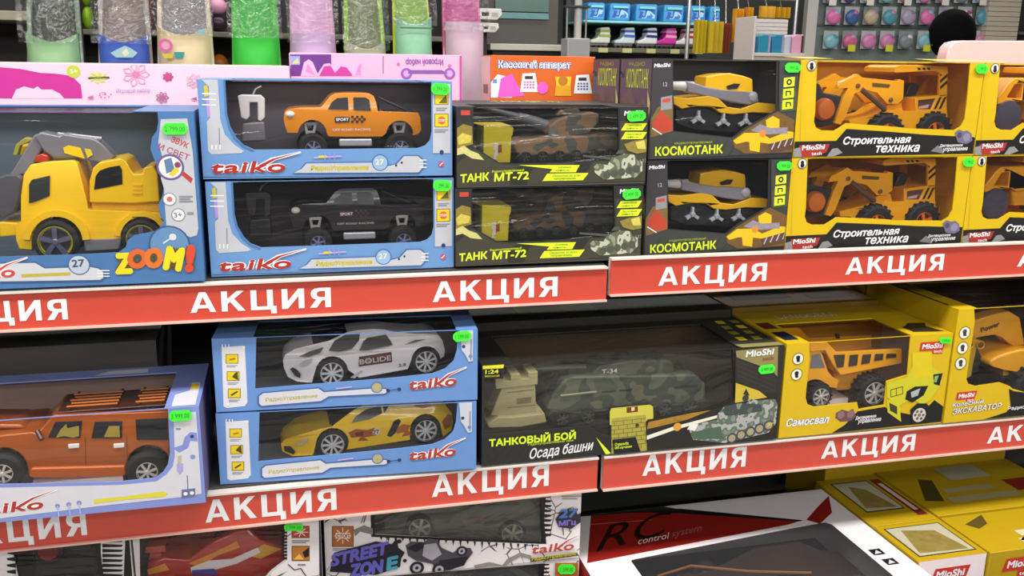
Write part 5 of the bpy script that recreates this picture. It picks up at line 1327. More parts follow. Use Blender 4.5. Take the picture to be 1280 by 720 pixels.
f = Face(-.2545, 0.0185, .5255); w, h = .285, .285
r = carton('toy_car_box', 'red racing car box between the ragged box and the street racer boxes', 'toy box', f, w, h, .2, C('cfc9cb', .45), C('37372f', .6), '172,630 172,740 320,735 338,714 356,700 355,690 357,630', None)
p = Print(f, w, h)
p.poly('357,652 357,690 359,700 341,714 322,738 404,738 400,640', JAG); jag_strip(p, 352, 359, 660, 700, 10, BLACK, 1, -1)
for y0, y1, m2 in ((657, 672.5, 'a8433a'), (682, 701, 'b8742c')): p.rect(364.5, y0, 387, y1, C('7a3a1c')); p.rect(365.5, y0 + 1, 386, y1 - 1, C(m2))
for k in range(7): p.line('376,665 %g,%g' % (376 + 9 * math.cos(k * .9), 665 + 6 * math.sin(k * .9)), 1.2, C('e8d0c4'))
p.poly('378,690 386,684 386,695 381,697', BLACK); p.poly('367,699 374,692 380,699', C('e8b44a')); p.bars(365, 674.5, 387, 679, 2, C('77706e')); p.bars(372, 704, 382, 707, 1, C('77706e'))
p.poly('398.5,640 405,640 405,740 399.5,740', C('2b2130')); p.line('360,705 368,712 376,710 384,722', 1.2, BLACK); p.done(r)
price_tag(r, f, 355, 653.5, 379, 662.5, '1 799.00', dep=-.0035)
t = thing('toy_racing_car', 'red and yellow toy racing car behind film on the bottom shelf', 'toy car', f.o); D = .04; RC = C('b02a1a', .25, coat=.5)
b = MB().prism(f.P('182,726 184,706 205,697 236,700 262,680 292,664 312,662 326,676 352,684 360,690 362,740 190,740', D), D, D + .1, RC).build('body', t, .004, 3, 45)
mb = MB(); mb.flat(f.P('235,704 268,690 296,676 300,684 272,694 250,708', D), D - .0008, C('d98a2a')); mb.flat(f.P('238,709 262,700 290,698 322,684 326,690 296,704 260,714 240,716', D), D - .0012, C('e6dcd8')); mb.flat(f.P('240,712 268,710 272,718 240,718', D), D - .0016, C('3a3a9a')); mb.flat(f.P('184,712 206,704 212,712 186,718', D), D - .0008, C('d88c2c')); mb.flat(f.P('306,694 330,680 352,686 326,698', D), D - .0008, C('d8a02a')); mb.build('side_stickers', b, smooth=0, recalc=False)
MB().prism(f.P('258,684 274,672 294,665 306,668 300,680 270,692', D), D + .012, D + .088, GLASSY).build('canopy_glass', b, .003)
mb = MB()
for yy in (D + .01, D + .086): mb.prism(f.P('184,704 188,690 200,690 202,704', D), yy, yy + .004, RC)
mb.prism(f.P('180,692 182,684 206,682 208,690', D), D, D + .1, RC); mb.build('rear_wing', b, .001)
fit_in(t, w, h, .2)
# ---- white cracked street racer boxes
RZR = math.radians(-4.2); fR = Face(.0365, .050, .6515, RZR)
def street_box(label, f):
    w, h = .4400, .149
    r = carton('toy_car_box', label, 'toy box', f, w, h, .11, C('e2dcde', .45), C('4a4a42', .6), '466,600 467.5,668 676,678.5 677,590', None, 'white cracked street racer boxes', film('grimy', .05, .05, (.72, .73, .68), .5, (4, 7, 9)), floor=C('77776c', .5))
    p = Print(f, w, h)
    p.poly('405,630 466,640 466.5,670 677,680.5 679,590 735,590 735,698 559,722 400,746', JAG)
    p.poly('463,640 468.5,640 468.5,668 560,672 676,677.5 676,590 684,590 680,650 683,680 560,675.5 464,671', BLACK); jag_strip(p, 676, 690, 600, 672, 12, BLACK, 1, 1)
    for k in range(22): p.poly('%g,%g %g,%g %g,%g' % (475 + k * 9, 671 + k * .42, 478 + k * 9, 671.2 + k * .42, 476.5 + k * 9, 675.5 + k * .42 + (k % 3) * 2), BLACK)
    p.poly('442,662 455,656 466,660 466,668 450,664 444,670', C('7f7a78')); p.poly('592,706 612,702 628,706 634,698 650,690 664,694 664,698 650,695 638,702 632,712 612,707 594,710', C('8f8a88', var=.3, scale=100))
    p.rect(415, 657, 442, 683, C('6a3a1c')); p.rect(416, 658, 441, 682, C('a8642c')); 
    for k in range(8): p.line('%g,%g %g,%g' % (428.5 + 5 * math.cos(k * .785), 669 + 5 * math.sin(k * .785), 428.5 + 10.5 * math.cos(k * .785), 669 + 10 * math.sin(k * .785)), 1.2, C('ecd8c4'))
    p.rect(419.5, 665.5, 437.5, 672.5, C('ecd8c4')); p.text('СТОП', 420.5, 671.8, 436.5, 671.5, 5, C('8a3a1c'), .04); p.bars(416, 684, 441, 688, 2, C('8a8684'))
    pu, tl, ink = C('6a63c4', .42), C('4aa0b8', .42), C('231f2c', .45)
    for pts in ('412,714 418,690 470,676 494,680 502,694 500,708 470,718', '486,684 496,672 498,684 506,690 500,700'): p.poly(pts, ink)
    for q in ((425, 712, 3), (499, 676, 3), (470, 681, 2.5), (506, 700, 2.5)): p.circ(*q, ink)
    p.text('STREET', 414, 708, 489, 691, 16, pu, .05, .3, ink, .10); p.text('ZON', 437, 722, 482, 714, 17, pu, .05, .3, ink, .10); p.text('E', 483, 713.5, 501, 709.5, 17, tl, .05, .2, ink, .10)
    mt = C('55525c', .3, .3); lt = C('a9a6b0', .3)
    p.poly('507,681 514,676 530,677 536,672 546,674 552,684 566,690 574,684 588,684 591,690 580,704 562,714 548,716 540,704 520,700 510,694', mt); p.poly('508,684 526,676 534,680 520,690', ink); p.poly('530,680 545,678 552,692 540,700 528,694', lt); p.poly('548,700 586,694 580,706 556,714', ink)
    for x, y, q in ((521, 709, 9), (549, 711, 9), (577, 688, 7)): p.circ(x, y, q, ink); p.circ(x, y, q * .6, lt); p.circ(x, y, q * .25, ink)
    p.poly('694,648 700,640 712,634 722,642 727,640 726,652 714,660 698,658', ink); p.text('27', 698, 647, 722, 645.5, 11, C('4a7ab8'), .05, .1, ink, .1); p.text('МГц', 698, 657, 720, 655, 7, C('7a6ac4'), .05); p.line('703,658 704,668', 1.2, ink); p.line('712,658 712,664', 1.2, ink); p.circ(723, 650, 2.4, ink)
    p.bars(702, 618, 726, 624, 2, C('9a9694'))
    taiko_logo(p, 664.5, 691.5, 717, 686, 10.5, C('b8483f')); p.poly('662,697 721,689.5 722,693.5 663,701.5', C('4a4420')); p.text('РадиоУправление', 664, 700, 720, 692.5, 4.4, C('c9b82a'), .02, .1)
    p.line('405.5,744 730,696', .7, C('77706e'))
    p.done(r)
    return r
q1 = street_box('upper white cracked box with purple graffiti lettering and a dark car inside', fR)
q2 = copy_tree(q1, (.0365, .050, .5255), 'lower white cracked box under the purple graffiti box, cut by the bottom edge')
g = Face(.0365, .050, .5255, RZR); q2.scale.z = .84
tg = price_tag(q2, g, 696.5, 703.5, 718, 715.5, '1 599.00', dep=-.006); tg.scale.z = 1 / .84
p = Print(g, .4390, .137); p.y = -.0045; p.rect(693, 702, 722, 722, C('a8642c')); pi_ = p.done(q2, 'printed_icon'); pi_.scale.z = 1 / .84
def street_car(label, loc):
    f = fR; D = .02; K = C('4f5148', .3, coat=.3)
    t = thing('toy_street_car', label, 'toy car', loc, RZR, 'dark cars in street racer boxes')
    b = MB().prism(f.P('482,668 480,650 500,642 540,638 566,620 640,616 668,632 676,650 676,672 @640,668,18,5 612,674 548,672 @524,661,18,5 500,668', D), D, D + .075, K, inset=lambda x, z: .3 * max(0, z - .075)).build('body', t, .004, 3, 45)
    MB().flat(f.P('560,636 574,624 634,621 654,634', D), D - .001, GLASSY, inset=lambda x, z: .3 * max(0, z - .075)).build('side_windows', b, smooth=0, recalc=False)
    mb = MB(); mb.flat(f.P('578,650 604,646 606,650 580,655', D), D - .001, C('7a5a48')); mb.build('side_stickers', b, smooth=0, recalc=False)
    for px, py in ((524.5, 659), (640, 666)):
        for dd in (-.006, .056): wheel(t, f, px, py, 15.5, D, .024, C('b9b9b0', .3, .5), 6, .86).location.y = dd
    return fit_in(t, .4400, .149, .11)
street_car('dark toy car with silver wheels in the upper purple graffiti box', fR.o)
street_car('dark toy car in the lower white cracked box at the bottom edge', (.0365, .050, .5255)).scale.z = .84

# ---- wide flat radio control box lying with its window upward
fW = Face(.4845, -.27, .5255); hW = .115
w, d = .5855, .462
r = thing('remote_control_car_box', 'wide flat red and white radio control car box on the bottom shelf', 'toy box', fW.o)
T = lambda txt: [fW.top(*[float(v) for v in q.split(',')], hW) for q in txt.split()]
clampT = lambda L: [(min(max(a, .001), w - .001), min(max(b, .001), d - .001)) for a, b in L]
hole = [(.052, .03), (w - .05, .03), (w - .055, .30)] + [(.052 + .02, fW.top(790, 699, hW)[1])]
hole = [(x, y) for x, y in clampT(T('984,662 1030,653 1062,652'))]
hx0 = fW.top(788, 700, hW)
hole = [(hx0[0], hx0[1] - .004), (hx0[0] + .004, hx0[1])] + [fW.top(984, 661.5, hW), (w - .075, fW.top(1040, 652, hW)[1]), (w - .066, fW.top(1040, 652, hW)[1] - .01), (w - .066, .03), (hx0[0], .03)]
mb = MB(); WB = C('e6dfe2', .45)
mb.flatz([(0, 0), (w, 0), (w, d), (0, d)], hW, WB, [hole])
mb.box(0, .002, 0, d, 0, hW - .001, C('a8281c', .45)).box(w - .002, w, 0, d, 0, hW - .001, WB).box(.002, w - .002, 0, .002, 0, hW - .001, WB).box(.002, w - .002, d - .002, d, 0, hW - .001, WB).box(.002, w - .002, .002, d - .002, 0, .002, WB)
mb.build('carton', r, smooth=0, recalc=False)
MB().box(.01, w - .01, .01, d - .01, .004, .008, C('3a3a40', .6)).build('backing_card', r, smooth=0)
fb = MB(); xs = [q[0] for q in hole]; ys = [q[1] for q in hole]
fb.flatz([(min(xs) - .004, min(ys) - .004), (max(xs) + .004, min(ys) - .004), (max(xs) + .004, max(ys) + .004), (min(xs) - .004, max(ys) + .004)], hW - .0008, film('smoky_top', .03, .06, (.7, .7, .72), .6, (5, 5, 5)))
fb.build('window_film', r, smooth=0, recalc=False)
pb = MB(); z = hW + .0003
pb.flatz(clampT(T('734,704 735,638 850,638 1003,650.5 985,656')), z, C('8f1e17', .4)); pb.flatz(clampT(T('735,640 850,636 1004,650.5 1000,652 850,642 800,641')), z + .0002, BLACK)
pb.flatz(clampT(T('690,646 850,637 830,633 690,633')), z + .00015, C('2a2a26', .5))
up = lambda x, y, k: tuple(b - a for a, b in zip(fW.top(x, y, hW), fW.top(x + 2, y - k, hW)))
pb.writez('RC', fW.top(745, 690, hW), fW.top(840, 666, hW), up(790, 680, 30), z + .0003, C('1c0c0a', .5), 0, .3)
pb.writez('control', fW.top(797, 681, hW), fW.top(835, 673.5, hW), up(815, 678, 8), z + .0005, C('e8dcd8', .5)); pb.writez('system', fW.top(839, 672, hW), fW.top(876, 664, hW), up(857, 668, 7), z + .0005, C('96635c', .5))
pb.flatz(clampT(T('738,655.5 815,650 815,650.6 738,656.3')), z + .0003, C('c86a5a', .5))
for x, y in ((1096, 690), (1113, 702)):
    q = fW.top(x, y, hW); pb.flatz([(q[0] - .012, q[1] - .01), (q[0] + .012, q[1] - .01), (q[0] + .012, q[1] + .01), (q[0] - .012, q[1] + .01)], z, BLACK); pb.flatz([(q[0] - .009, q[1] - .007), (q[0] + .007, q[1] - .005), (q[0] + .002, q[1] + .006)], z + .0002, C('c9c6c8'))
pb.flatz(clampT(T('1025,655 1040,641 1036,620 1022,634 1008,650')), z + .0001, C('8f1e17', .4))
pb.build('printed_top', r, smooth=0, recalc=False)
t = thing('toy_rally_car', 'dark toy car with brown flanks lying under the flat box window', 'toy car', (.66, -.13, .534))
b = MB().prism([(0, 0), (0, .02), (.03, .035), (.1, .042), (.15, .068), (.24, .07), (.29, .045), (.33, .038), (.335, 0)], .01, .17, C('4a3a36', .3, coat=.4), inset=lambda x, z: .5 * max(0, z - .04)).build('body', t, .005, 3, 45)
MB().box(.02, .32, .004, .012, .008, .03, C('8a5540', .35)).box(.02, .32, .168, .176, .008, .03, C('8a5540', .35)).build('side_skirts', t, .002)
for x in (.065, .265):
    for y in (.0, .156): 
        ww = MB().lathe(x, .026, [(.012, .002), (.022, 0), (.026, .004), (.026, .018), (.022, .022)], 22, TYRE, y).build('wheel', t)
        MB().lathe(x, .026, [(.004, -.002), (.013, 0), (.013, .004)], 18, SILVER, y).build('rim', ww)
MB().tube([(.2, .05, .072), (.1, .07, .076), (.02, .12, .07), (-.03, .14, .05)], .0022, C('b5794a', .4)).build('antenna_wire', t)
t.scale = (1.1, 1.05, 1.3)
# ---- yellow boxes at the bottom right
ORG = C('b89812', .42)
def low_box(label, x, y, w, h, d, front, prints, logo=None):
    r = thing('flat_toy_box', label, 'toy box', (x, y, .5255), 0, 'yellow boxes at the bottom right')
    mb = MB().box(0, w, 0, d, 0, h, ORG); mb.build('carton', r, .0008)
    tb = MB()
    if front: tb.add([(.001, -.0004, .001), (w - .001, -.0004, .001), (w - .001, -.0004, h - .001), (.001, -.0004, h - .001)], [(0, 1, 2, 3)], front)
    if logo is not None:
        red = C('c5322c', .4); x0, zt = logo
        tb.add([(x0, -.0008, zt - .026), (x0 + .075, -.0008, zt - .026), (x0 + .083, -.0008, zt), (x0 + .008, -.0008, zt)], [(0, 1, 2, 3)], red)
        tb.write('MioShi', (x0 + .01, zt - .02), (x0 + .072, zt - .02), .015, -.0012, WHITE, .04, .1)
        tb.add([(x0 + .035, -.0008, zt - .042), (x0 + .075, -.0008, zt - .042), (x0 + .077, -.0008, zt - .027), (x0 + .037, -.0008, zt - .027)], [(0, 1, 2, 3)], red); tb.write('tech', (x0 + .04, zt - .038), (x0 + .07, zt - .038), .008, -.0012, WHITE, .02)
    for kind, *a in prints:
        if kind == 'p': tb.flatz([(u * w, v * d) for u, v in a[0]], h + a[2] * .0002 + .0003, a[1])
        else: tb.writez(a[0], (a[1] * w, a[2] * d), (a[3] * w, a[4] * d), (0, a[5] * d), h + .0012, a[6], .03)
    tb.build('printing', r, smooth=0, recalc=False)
PICT = lambda x0, y0, x1, y1: [('p', [(x0, y0), (x1, y0), (x1, y1), (x0, y1)], C('3a3420', .5), 1), ('p', [(x0 + .02, y0 + .02), (x1 - .02, y0 + .02), (x1 - .02, y1 - .02), (x0 + .02, y1 - .02)], C('b9b39a', .5), 2), ('p', [(x0 + .06, y0 + .08), (x1 - .08, y0 + .05), (x1 - .2, y1 - .2), (x0 + .2, y1 - .1)], C('8c7a3c', .5, var=.4, scale=60), 3)]
low_box('white-fronted yellow box beside the flat radio control box', 1.0735, -.112, .146, .1195, .13, C('f0e2e8', .45), PICT(.08, .1, .92, .9), (.03, .1))
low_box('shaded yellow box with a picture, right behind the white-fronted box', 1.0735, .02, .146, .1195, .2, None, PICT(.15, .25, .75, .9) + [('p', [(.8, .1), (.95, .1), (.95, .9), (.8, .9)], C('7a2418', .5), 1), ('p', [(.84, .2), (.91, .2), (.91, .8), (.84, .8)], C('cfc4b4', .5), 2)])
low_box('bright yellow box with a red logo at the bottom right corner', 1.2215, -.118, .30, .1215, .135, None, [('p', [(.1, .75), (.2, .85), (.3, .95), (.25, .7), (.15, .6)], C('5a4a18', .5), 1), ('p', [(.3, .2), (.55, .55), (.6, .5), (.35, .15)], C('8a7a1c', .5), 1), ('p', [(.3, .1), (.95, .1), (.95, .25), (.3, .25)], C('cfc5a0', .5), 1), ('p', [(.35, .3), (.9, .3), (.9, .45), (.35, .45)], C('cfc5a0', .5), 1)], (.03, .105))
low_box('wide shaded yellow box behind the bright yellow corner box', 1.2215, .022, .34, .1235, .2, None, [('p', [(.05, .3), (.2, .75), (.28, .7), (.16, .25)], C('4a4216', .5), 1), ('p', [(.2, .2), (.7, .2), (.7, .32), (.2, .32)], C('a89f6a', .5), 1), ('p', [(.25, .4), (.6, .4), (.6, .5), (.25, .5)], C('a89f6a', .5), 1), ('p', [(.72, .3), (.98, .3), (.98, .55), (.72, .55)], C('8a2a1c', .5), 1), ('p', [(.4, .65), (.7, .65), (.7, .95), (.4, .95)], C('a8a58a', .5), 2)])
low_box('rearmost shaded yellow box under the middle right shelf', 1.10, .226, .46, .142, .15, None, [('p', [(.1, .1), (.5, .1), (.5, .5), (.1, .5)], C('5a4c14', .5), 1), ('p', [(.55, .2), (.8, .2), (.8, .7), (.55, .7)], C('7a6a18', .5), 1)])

# ================================================================ THE SHOP BEHIND
# ---- display ledge with dolls' pushchairs in clear bags
SY = 2.3
t = thing('display_unit', 'dark display unit carrying the row of dolls pushchairs', 'shelving unit', (-1.6, 2.05, 0))
MB().box(0, 2.55, 0, .55, 1.2, 1.24, C('3c3b3a', .5)).build('top_board', t, bevel=.003)
for x in (0.0, 1.25, 2.51): MB().box(x, x + .04, .02, .53, 0, 1.199, C('2c2b2a', .5)).build('side_panel', t, smooth=0)
MB().box(.04, 2.51, .5, .53, .05, 1.199, C('2a2928', .5)).build('back_panel', t, smooth=0)
FS_ = Face(0, SY, 1.24)
def pushchair(label, x0, x1, pouch, back, frame, top, art=None, ytop=None, film_on=True):
    """folded doll pushchair: two side frames, seat cloth, foot muff, wheels, clear bag over it"""
    cx = (x0 + x1) / 2; u0 = FS_.uv(x0, 60)[0]; u1 = FS_.uv(x1, 60)[0]; w = u1 - u0
    r = thing('doll_pushchair', label, 'doll pushchair', (u0, SY, 1.24), 0, 'bagged dolls pushchairs on the display unit')
    g = Face(u0, SY, 1.24); F = plastic(frame) if frame else SILVER
    mb = MB()
    for x in (.012, w - .012): mb.tube([(x, .03, .03), (x, .05, .25), (x + (.01 if x < w / 2 else -.01), .13, .55), (x + (.01 if x < w / 2 else -.01), .16, .72)], .009, F, 8)
    mb.tube([(.022, .16, .72), (w - .022, .16, .72)], .009, F, 8); mb.tube([(.012, .03, .05), (w - .012, .05, .24)], .006, F, 6); mb.tube([(w - .012, .03, .05), (.012, .05, .24)], .006, F, 6)
    mb.build('frame', r)
    for x in (.0, w - .016):
        c = MB()
        c.add([(x + xx, .03 + .028 * math.cos(k * math.pi / 8), .0285 + .028 * math.sin(k * math.pi / 8)) for xx in (0, .016) for k in range(16)],
              [(k, (k + 1) % 16, 16 + (k + 1) % 16, 16 + k) for k in range(16)] + [tuple(range(16)), tuple(range(16, 32))], TYRE)
        c.build('wheel', r)
    zt = g.uv(cx, top)[1]
    # padded foot muff with a rounded lip
    n, m = 12, 8; vs = []; fs = []
    for j in range(m + 1):
        v = j / m; z = .11 + (zt - .11) * v; bul = .05 * math.sin(math.pi * min(1, .15 + v * .8)) + .012
        for i in range(n + 1):
            q = i / n; x = .012 + (w - .024) * q; sag = -.03 * math.sin(math.pi * q) * v ** 3 if art != 'box' else 0
            vs.append((x, .045 - bul * (math.sin(math.pi * q) ** .5) * 1.3 - .012, z + sag))
    for j in range(m):
        for i in range(n): fs.append((j * (n + 1) + i, j * (n + 1) + i + 1, (j + 1) * (n + 1) + i + 1, (j + 1) * (n + 1) + i))
    k0 = len(vs); vs += [(x, .06, z) for x, y, z in vs[:n + 1]] + [(x, .075, z) for x, y, z in vs[m * (n + 1):]]
    for i in range(n): fs.append((i, i + 1, k0 + i + 1, k0 + i)); fs.append((m * (n + 1) + i, m * (n + 1) + i + 1, k0 + n + 2 + i, k0 + n + 1 + i))
    mu = MB().add(vs, fs, C(pouch, .6, var=.06, scale=30, bump=.2)).build('foot_muff', r, smooth=60)
    db = MB(); yy = -.052
    if art == 'cream':
        P = lambda t_: g.P(t_, yy)
        db.disc(g.uv(207, 57, yy), g.size(207, 57, 9, yy), yy, C('d86aa0')); db.disc(g.uv(207, 57, yy), g.size(207, 57, 5, yy), yy - .0005, C('e8a8c0')); db.flat(P('202,67 216,67 216,73 206,73'), yy - .0004, C('d8c83a')); db.flat(P('217,65 231,65 229,73 219,73'), yy - .0004, C('3a9a9a')); db.flat(P('247,37 256,36 256,43 248,43'), yy - .0004, C('8ac0c0'))
    if art == 'blue': db.flat(g.P('138,66 150,60 156,57 163,60 172,66 166,72 145,72', yy), yy, C('a8d0d8')); db.flat(g.P('152,66 158,60 162,67 156,71', yy), yy - .0005, C('e8ecd8'))
    if art == 'strap': db.flat([(.02, zt - .05), (w - .02, zt - .05), (w - .02, zt - .044), (.02, zt - .044)], yy, C('5a7a60'))
    if db.v: db.build('muff_print', mu, smooth=0, recalc=False)
    # seat cloth and hood
    sb = MB(); vs = []; fs = []
    for j in range(7):
        v = j / 6; z = zt - .04 + (.70 - zt + .04) * v
        for i in range(9):
            q = i / 8; vs.append((.02 + (w - .04) * q, .075 + .085 * v + .03 * math.sin(math.pi * q), z))
    for j in range(6):
        for i in range(8): fs.append((j * 9 + i, j * 9 + i + 1, j * 9 + 10 + i, j * 9 + 9 + i))
    sb.add(vs, fs, C(back, .6, var=.08, scale=25, bump=.3)); so = sb.build('seat_cloth', r, smooth=60)
    if film_on:
        random.seed(int(x0)); vs = []; fs = []; n, m = 12, 10
        for j in range(m + 1):
            for i in range(n + 1):
                q = i / n; v = j / m; z = zt - .035 + (.74 - zt + .035) * v
                vs.append((-.004 + (w + .008) * q, -.01 + .07 * v - .03 * math.sin(math.pi * q) + random.uniform(-.009, .009), z))
        for j in range(m):
            for i in range(n): fs.append((j * (n + 1) + i, j * (n + 1) + i + 1, (j + 1) * (n + 1) + i + 1, (j + 1) * (n + 1) + i))
        MB().add(vs, fs, BAG).build('clear_bag', r, smooth=20, recalc=False)
    return r
pushchair('mint green doll pushchair at the left end of the row', 26, 101, '98c492', '3f4a40', '8aa08c', 41, None)
pushchair('blue doll pushchair with a pale printed foot muff', 117, 189, '4060c4', '8f8078', 'b8b0a8', 42, 'blue')
pushchair('cream doll pushchair with pink and teal patches', 192, 267, 'e2cfa6', '8a868c', 'e8dcc0', 33, 'cream')
pushchair('bright green doll pushchair in a clear bag', 287, 352, '36c63e', '2fb838', '4fc83c', 36, None, film_on=True)
pushchair('lilac pink doll pushchair with a boxy foot muff', 361, 423, 'd8b2e0', 'e8b8e0', 'e8b0d8', 42, 'box')
pushchair('grey doll pushchair with lime frame ends', 430, 486, 'b8b89c', '7f8a62', '9ccc2c', 51, None)
pushchair('mint doll pushchair between thick lime yellow tubes', 492, 545, '94cca8', '8fb848', 'd8ec1c', 20, 'strap')
pushchair('pink doll pushchair with a crumpled pale bag', 555, 610, 'd4b4c6', 'c03a8c', 'e0689c', 27, 'box')
# ---- dark shop fittings seen between the pushchairs
def fit_board(name, label, cat, px0, py0, px1, py1, y, dep, m, extra=None, bevel=.004):
    g = Face(0, y, 0); a = g.uv(px0, py1); b = g.uv(px1, py0)
    r = thing(name, label, cat, (a[0], y, a[1]))
    MB().box(0, b[0] - a[0], 0, dep, 0, b[1] - a[1], m).build('panel', r, bevel)
    return r, Face(a[0], y, a[1])
g = Face(0, 2.95, 0)
a = g.uv(-40, 24); b = g.uv(36, 14)
r = thing('wall_shelf', 'pale ledge behind the mint green pushchair at top left', 'shelf', (a[0] - .3, 2.95, 0))
MB().box(0, b[0] - a[0] + .3, 0, .35, a[1], b[1], C('b8b098', .5)).build('shelf_board', r, bevel=.003)
MB().box(0, b[0] - a[0] + .3, .36, .4, .0, 2.5, C('1c1a1c', .6)).build('back_panel', r, smooth=0)
for k in range(2): MB().box(.02 + k * .62, .05 + k * .62, .02, .34, 0, a[1] - .001, C('2a2826', .6)).build('upright', r, smooth=0)
def cloth_thing(name, label, cat, px0, py0, px1, py1, y, cols, dep=.08):
    g = Face(0, y, 0); a = g.uv(px0, py1); b = g.uv(px1, py0); w, h = b[0] - a[0], b[1] - a[1]
    r = thing(name, label, cat, (a[0], y, a[1]))
    n = len(cols)
    for k, cc in enumerate(cols): MB().ball((w / 2, 0, h * (k + .5) / n), (w / 2, dep / 2, h / n * .56), C(cc, .5), 16, 8).build('pad', r)
    return r
back = thing('rear_rack', 'dark rear rack closing the view behind the pushchairs', 'shelving unit', (-1.1, 3.5, 0))
MB().box(0, 2.04, .3, .34, 0, 2.6, C('1e1c1e', .6)).build('back_panel', back, smooth=0)
MB().box(0, 2.04, 0, .3, 1.40, 1.43, C('8f8874', .5)).build('shelf_board', back, bevel=.003)
MB().box(0, 2.04, 0, .3, 1.62, 1.645, C('6f6a5c', .5)).build('shelf_board', back, bevel=.003)
for x in (0, .62, 1.5, 2.01): MB().box(x, x + .03, 0, .3, 0, 2.6, C('2a282a', .6)).build('upright', back, smooth=0)
g = Face(0, 3.55, 0)
for (x0, x1, yy, cols, lab) in ((262, 286, 16, ('2a2030', 'e8a8c8', 'f0e8f0'), 'pink and black helmet in the gap left of the bright green pushchair'), (262, 284, 68, ('b86a18',), 'orange ball in the gap left of the bright green pushchair'), (104, 118, 12, ('8ab41c', '8ab41c'), 'lime green pad in the gap between mint and blue pushchairs'), (186, 196, 30, ('5a1c28', '6a2030', '5a1c28'), 'dark red roll in the gap between blue and cream pushchairs')):
    zb = 1.6455 if yy < 40 else 1.4305
    if lab.startswith('lime') or lab.startswith('dark red'): zb = 1.6455
    a = g.uv(x0, 60); b = g.uv(x1, 60); w = b[0] - a[0]
    r = thing('sports_item', lab, 'toy', (a[0], 3.55, zb)); n = len(cols); hh = .085 if n == 3 else .11
    for k, cc in enumerate(cols): MB().ball((w / 2, .05, hh * (k + .5)), (w / 2, .05, hh * .499), C(cc, .35), 16, 8).build('pad', r)
# white plastic trays and grey cabinet in the middle
r = thing('grey_cabinet', 'dark grey cabinet with teal strip beside the pink pushchair', 'cabinet', (Face(0, 3.6, 0).uv(613, 60)[0], 3.6, 0))
g = Face(r.location.x, 3.6, 0); W_ = g.uv(716, 60)[0]
z0 = g.uv(650, 55)[1]; z1 = g.uv(650, 63)[1]
MB().box(0, W_, .0, .4, z1, z0, C('cfcabb', .45)).build('worktop', r, .003)
MB().box(.02, W_ - .02, .03, .4, 0, z1 - .001, C('242226', .6)).build('body', r, smooth=0)
zt = g.uv(650, -14)[1]
MB().box(.0, W_, .3, .34, z0 + .001, zt, C('54534f', .5)).build('back_panel', r, smooth=0)
MB().box(.09, W_ - .06, .285, .299, g.uv(650, 20)[1], g.uv(650, 12)[1], C('6f9a9c', .2)).build('teal_strip', r, .001)
MB().box(.09, W_ - .06, .285, .299, g.uv(650, 10.5)[1], g.uv(650, -6)[1], C('5d7a74', .2)).build('teal_panel', r, .001)
for k, (x0, y0, x1, y1, lab) in enumerate(((598, 11, 628, 24, 'upper white plastic tray left of the grey cabinet panel'), (600, 29, 624, 40, 'lower white plastic tray left of the grey cabinet panel'))):
    q = Face(0, 3.52, 0); a = q.uv(x0, y1); b = q.uv(x1, y0); w, h = b[0] - a[0], b[1] - a[1]
    t = thing('plastic_tray', lab, 'tray', (a[0], 3.52, a[1]), 0, 'white plastic trays')
    MB().prism([(0, 0), (w * .8, 0), (w, h * .5), (w * .95, h), (0, h)], 0, .07, C('e8e6e4', .35), [[(w * .15, h * .3), (w * .45, h * .3), (w * .45, h * .65), (w * .15, h * .65)]]).build('tray_shell', t, .003)
    MB().box(w * .55, w * .82, -.002, 0, h * .3, h * .65, C('b8b8ac', .4)).build('tray_label', t, smooth=0)
    MB().box(w * .3, w * .5, .0702, .082, h * .2, h * .8, C('77777a', .4)).build('hanger', t, smooth=0)
q = Face(0, 3.6, 0); t = thing('display_rail', 'dark hanging rail holding the white plastic trays', 'rail', (q.uv(600, 40)[0], 3.605, 0))
MB().box(.01, .04, 0, .02, 0, 2.3, C('1c1a1c', .5)).build('upright', t, smooth=0)
# grey post with a box foot
q = Face(0, 3.3, 0); a = q.uv(709, 72); b = q.uv(738, 48)
t = thing('metal_post_stand', 'grey metal post stand with a box foot in front of the skates', 'stand', (a[0], 3.3, 0)); w = b[0] - a[0]
MB().box(0, w, 0, .12, a[1] - .35, b[1], C('a7a8ac', .4)).build('box_foot', t, .006)
MB().box(w * .1, w * .9, .02, .1, 0, a[1] - .351, C('77787c', .4)).build('pedestal', t, .003)
x0 = q.uv(722, 40)[0] - a[0]; x1 = q.uv(731, 40)[0] - a[0]
MB().tube([((x0 + x1) / 2, .06, b[1]), ((x0 + x1) / 2, .06, q.uv(726, -20)[1])], (x1 - x0) / 2, C('c4c4c0', .35), 14).build('post', t)
for px in (712, 736): MB().tube([(q.uv(px, 40)[0] - a[0], .05, b[1]), (q.uv(px, 40)[0] - a[0], .05, q.uv(px, 8)[1])], .005, C('9a9a98', .35)).build('side_rod', t)
MB().box(-.004, w + .004, .03, .09, q.uv(720, 9)[1], q.uv(720, 6)[1], C('3a3a3c', .5)).build('clamp', t, .002)
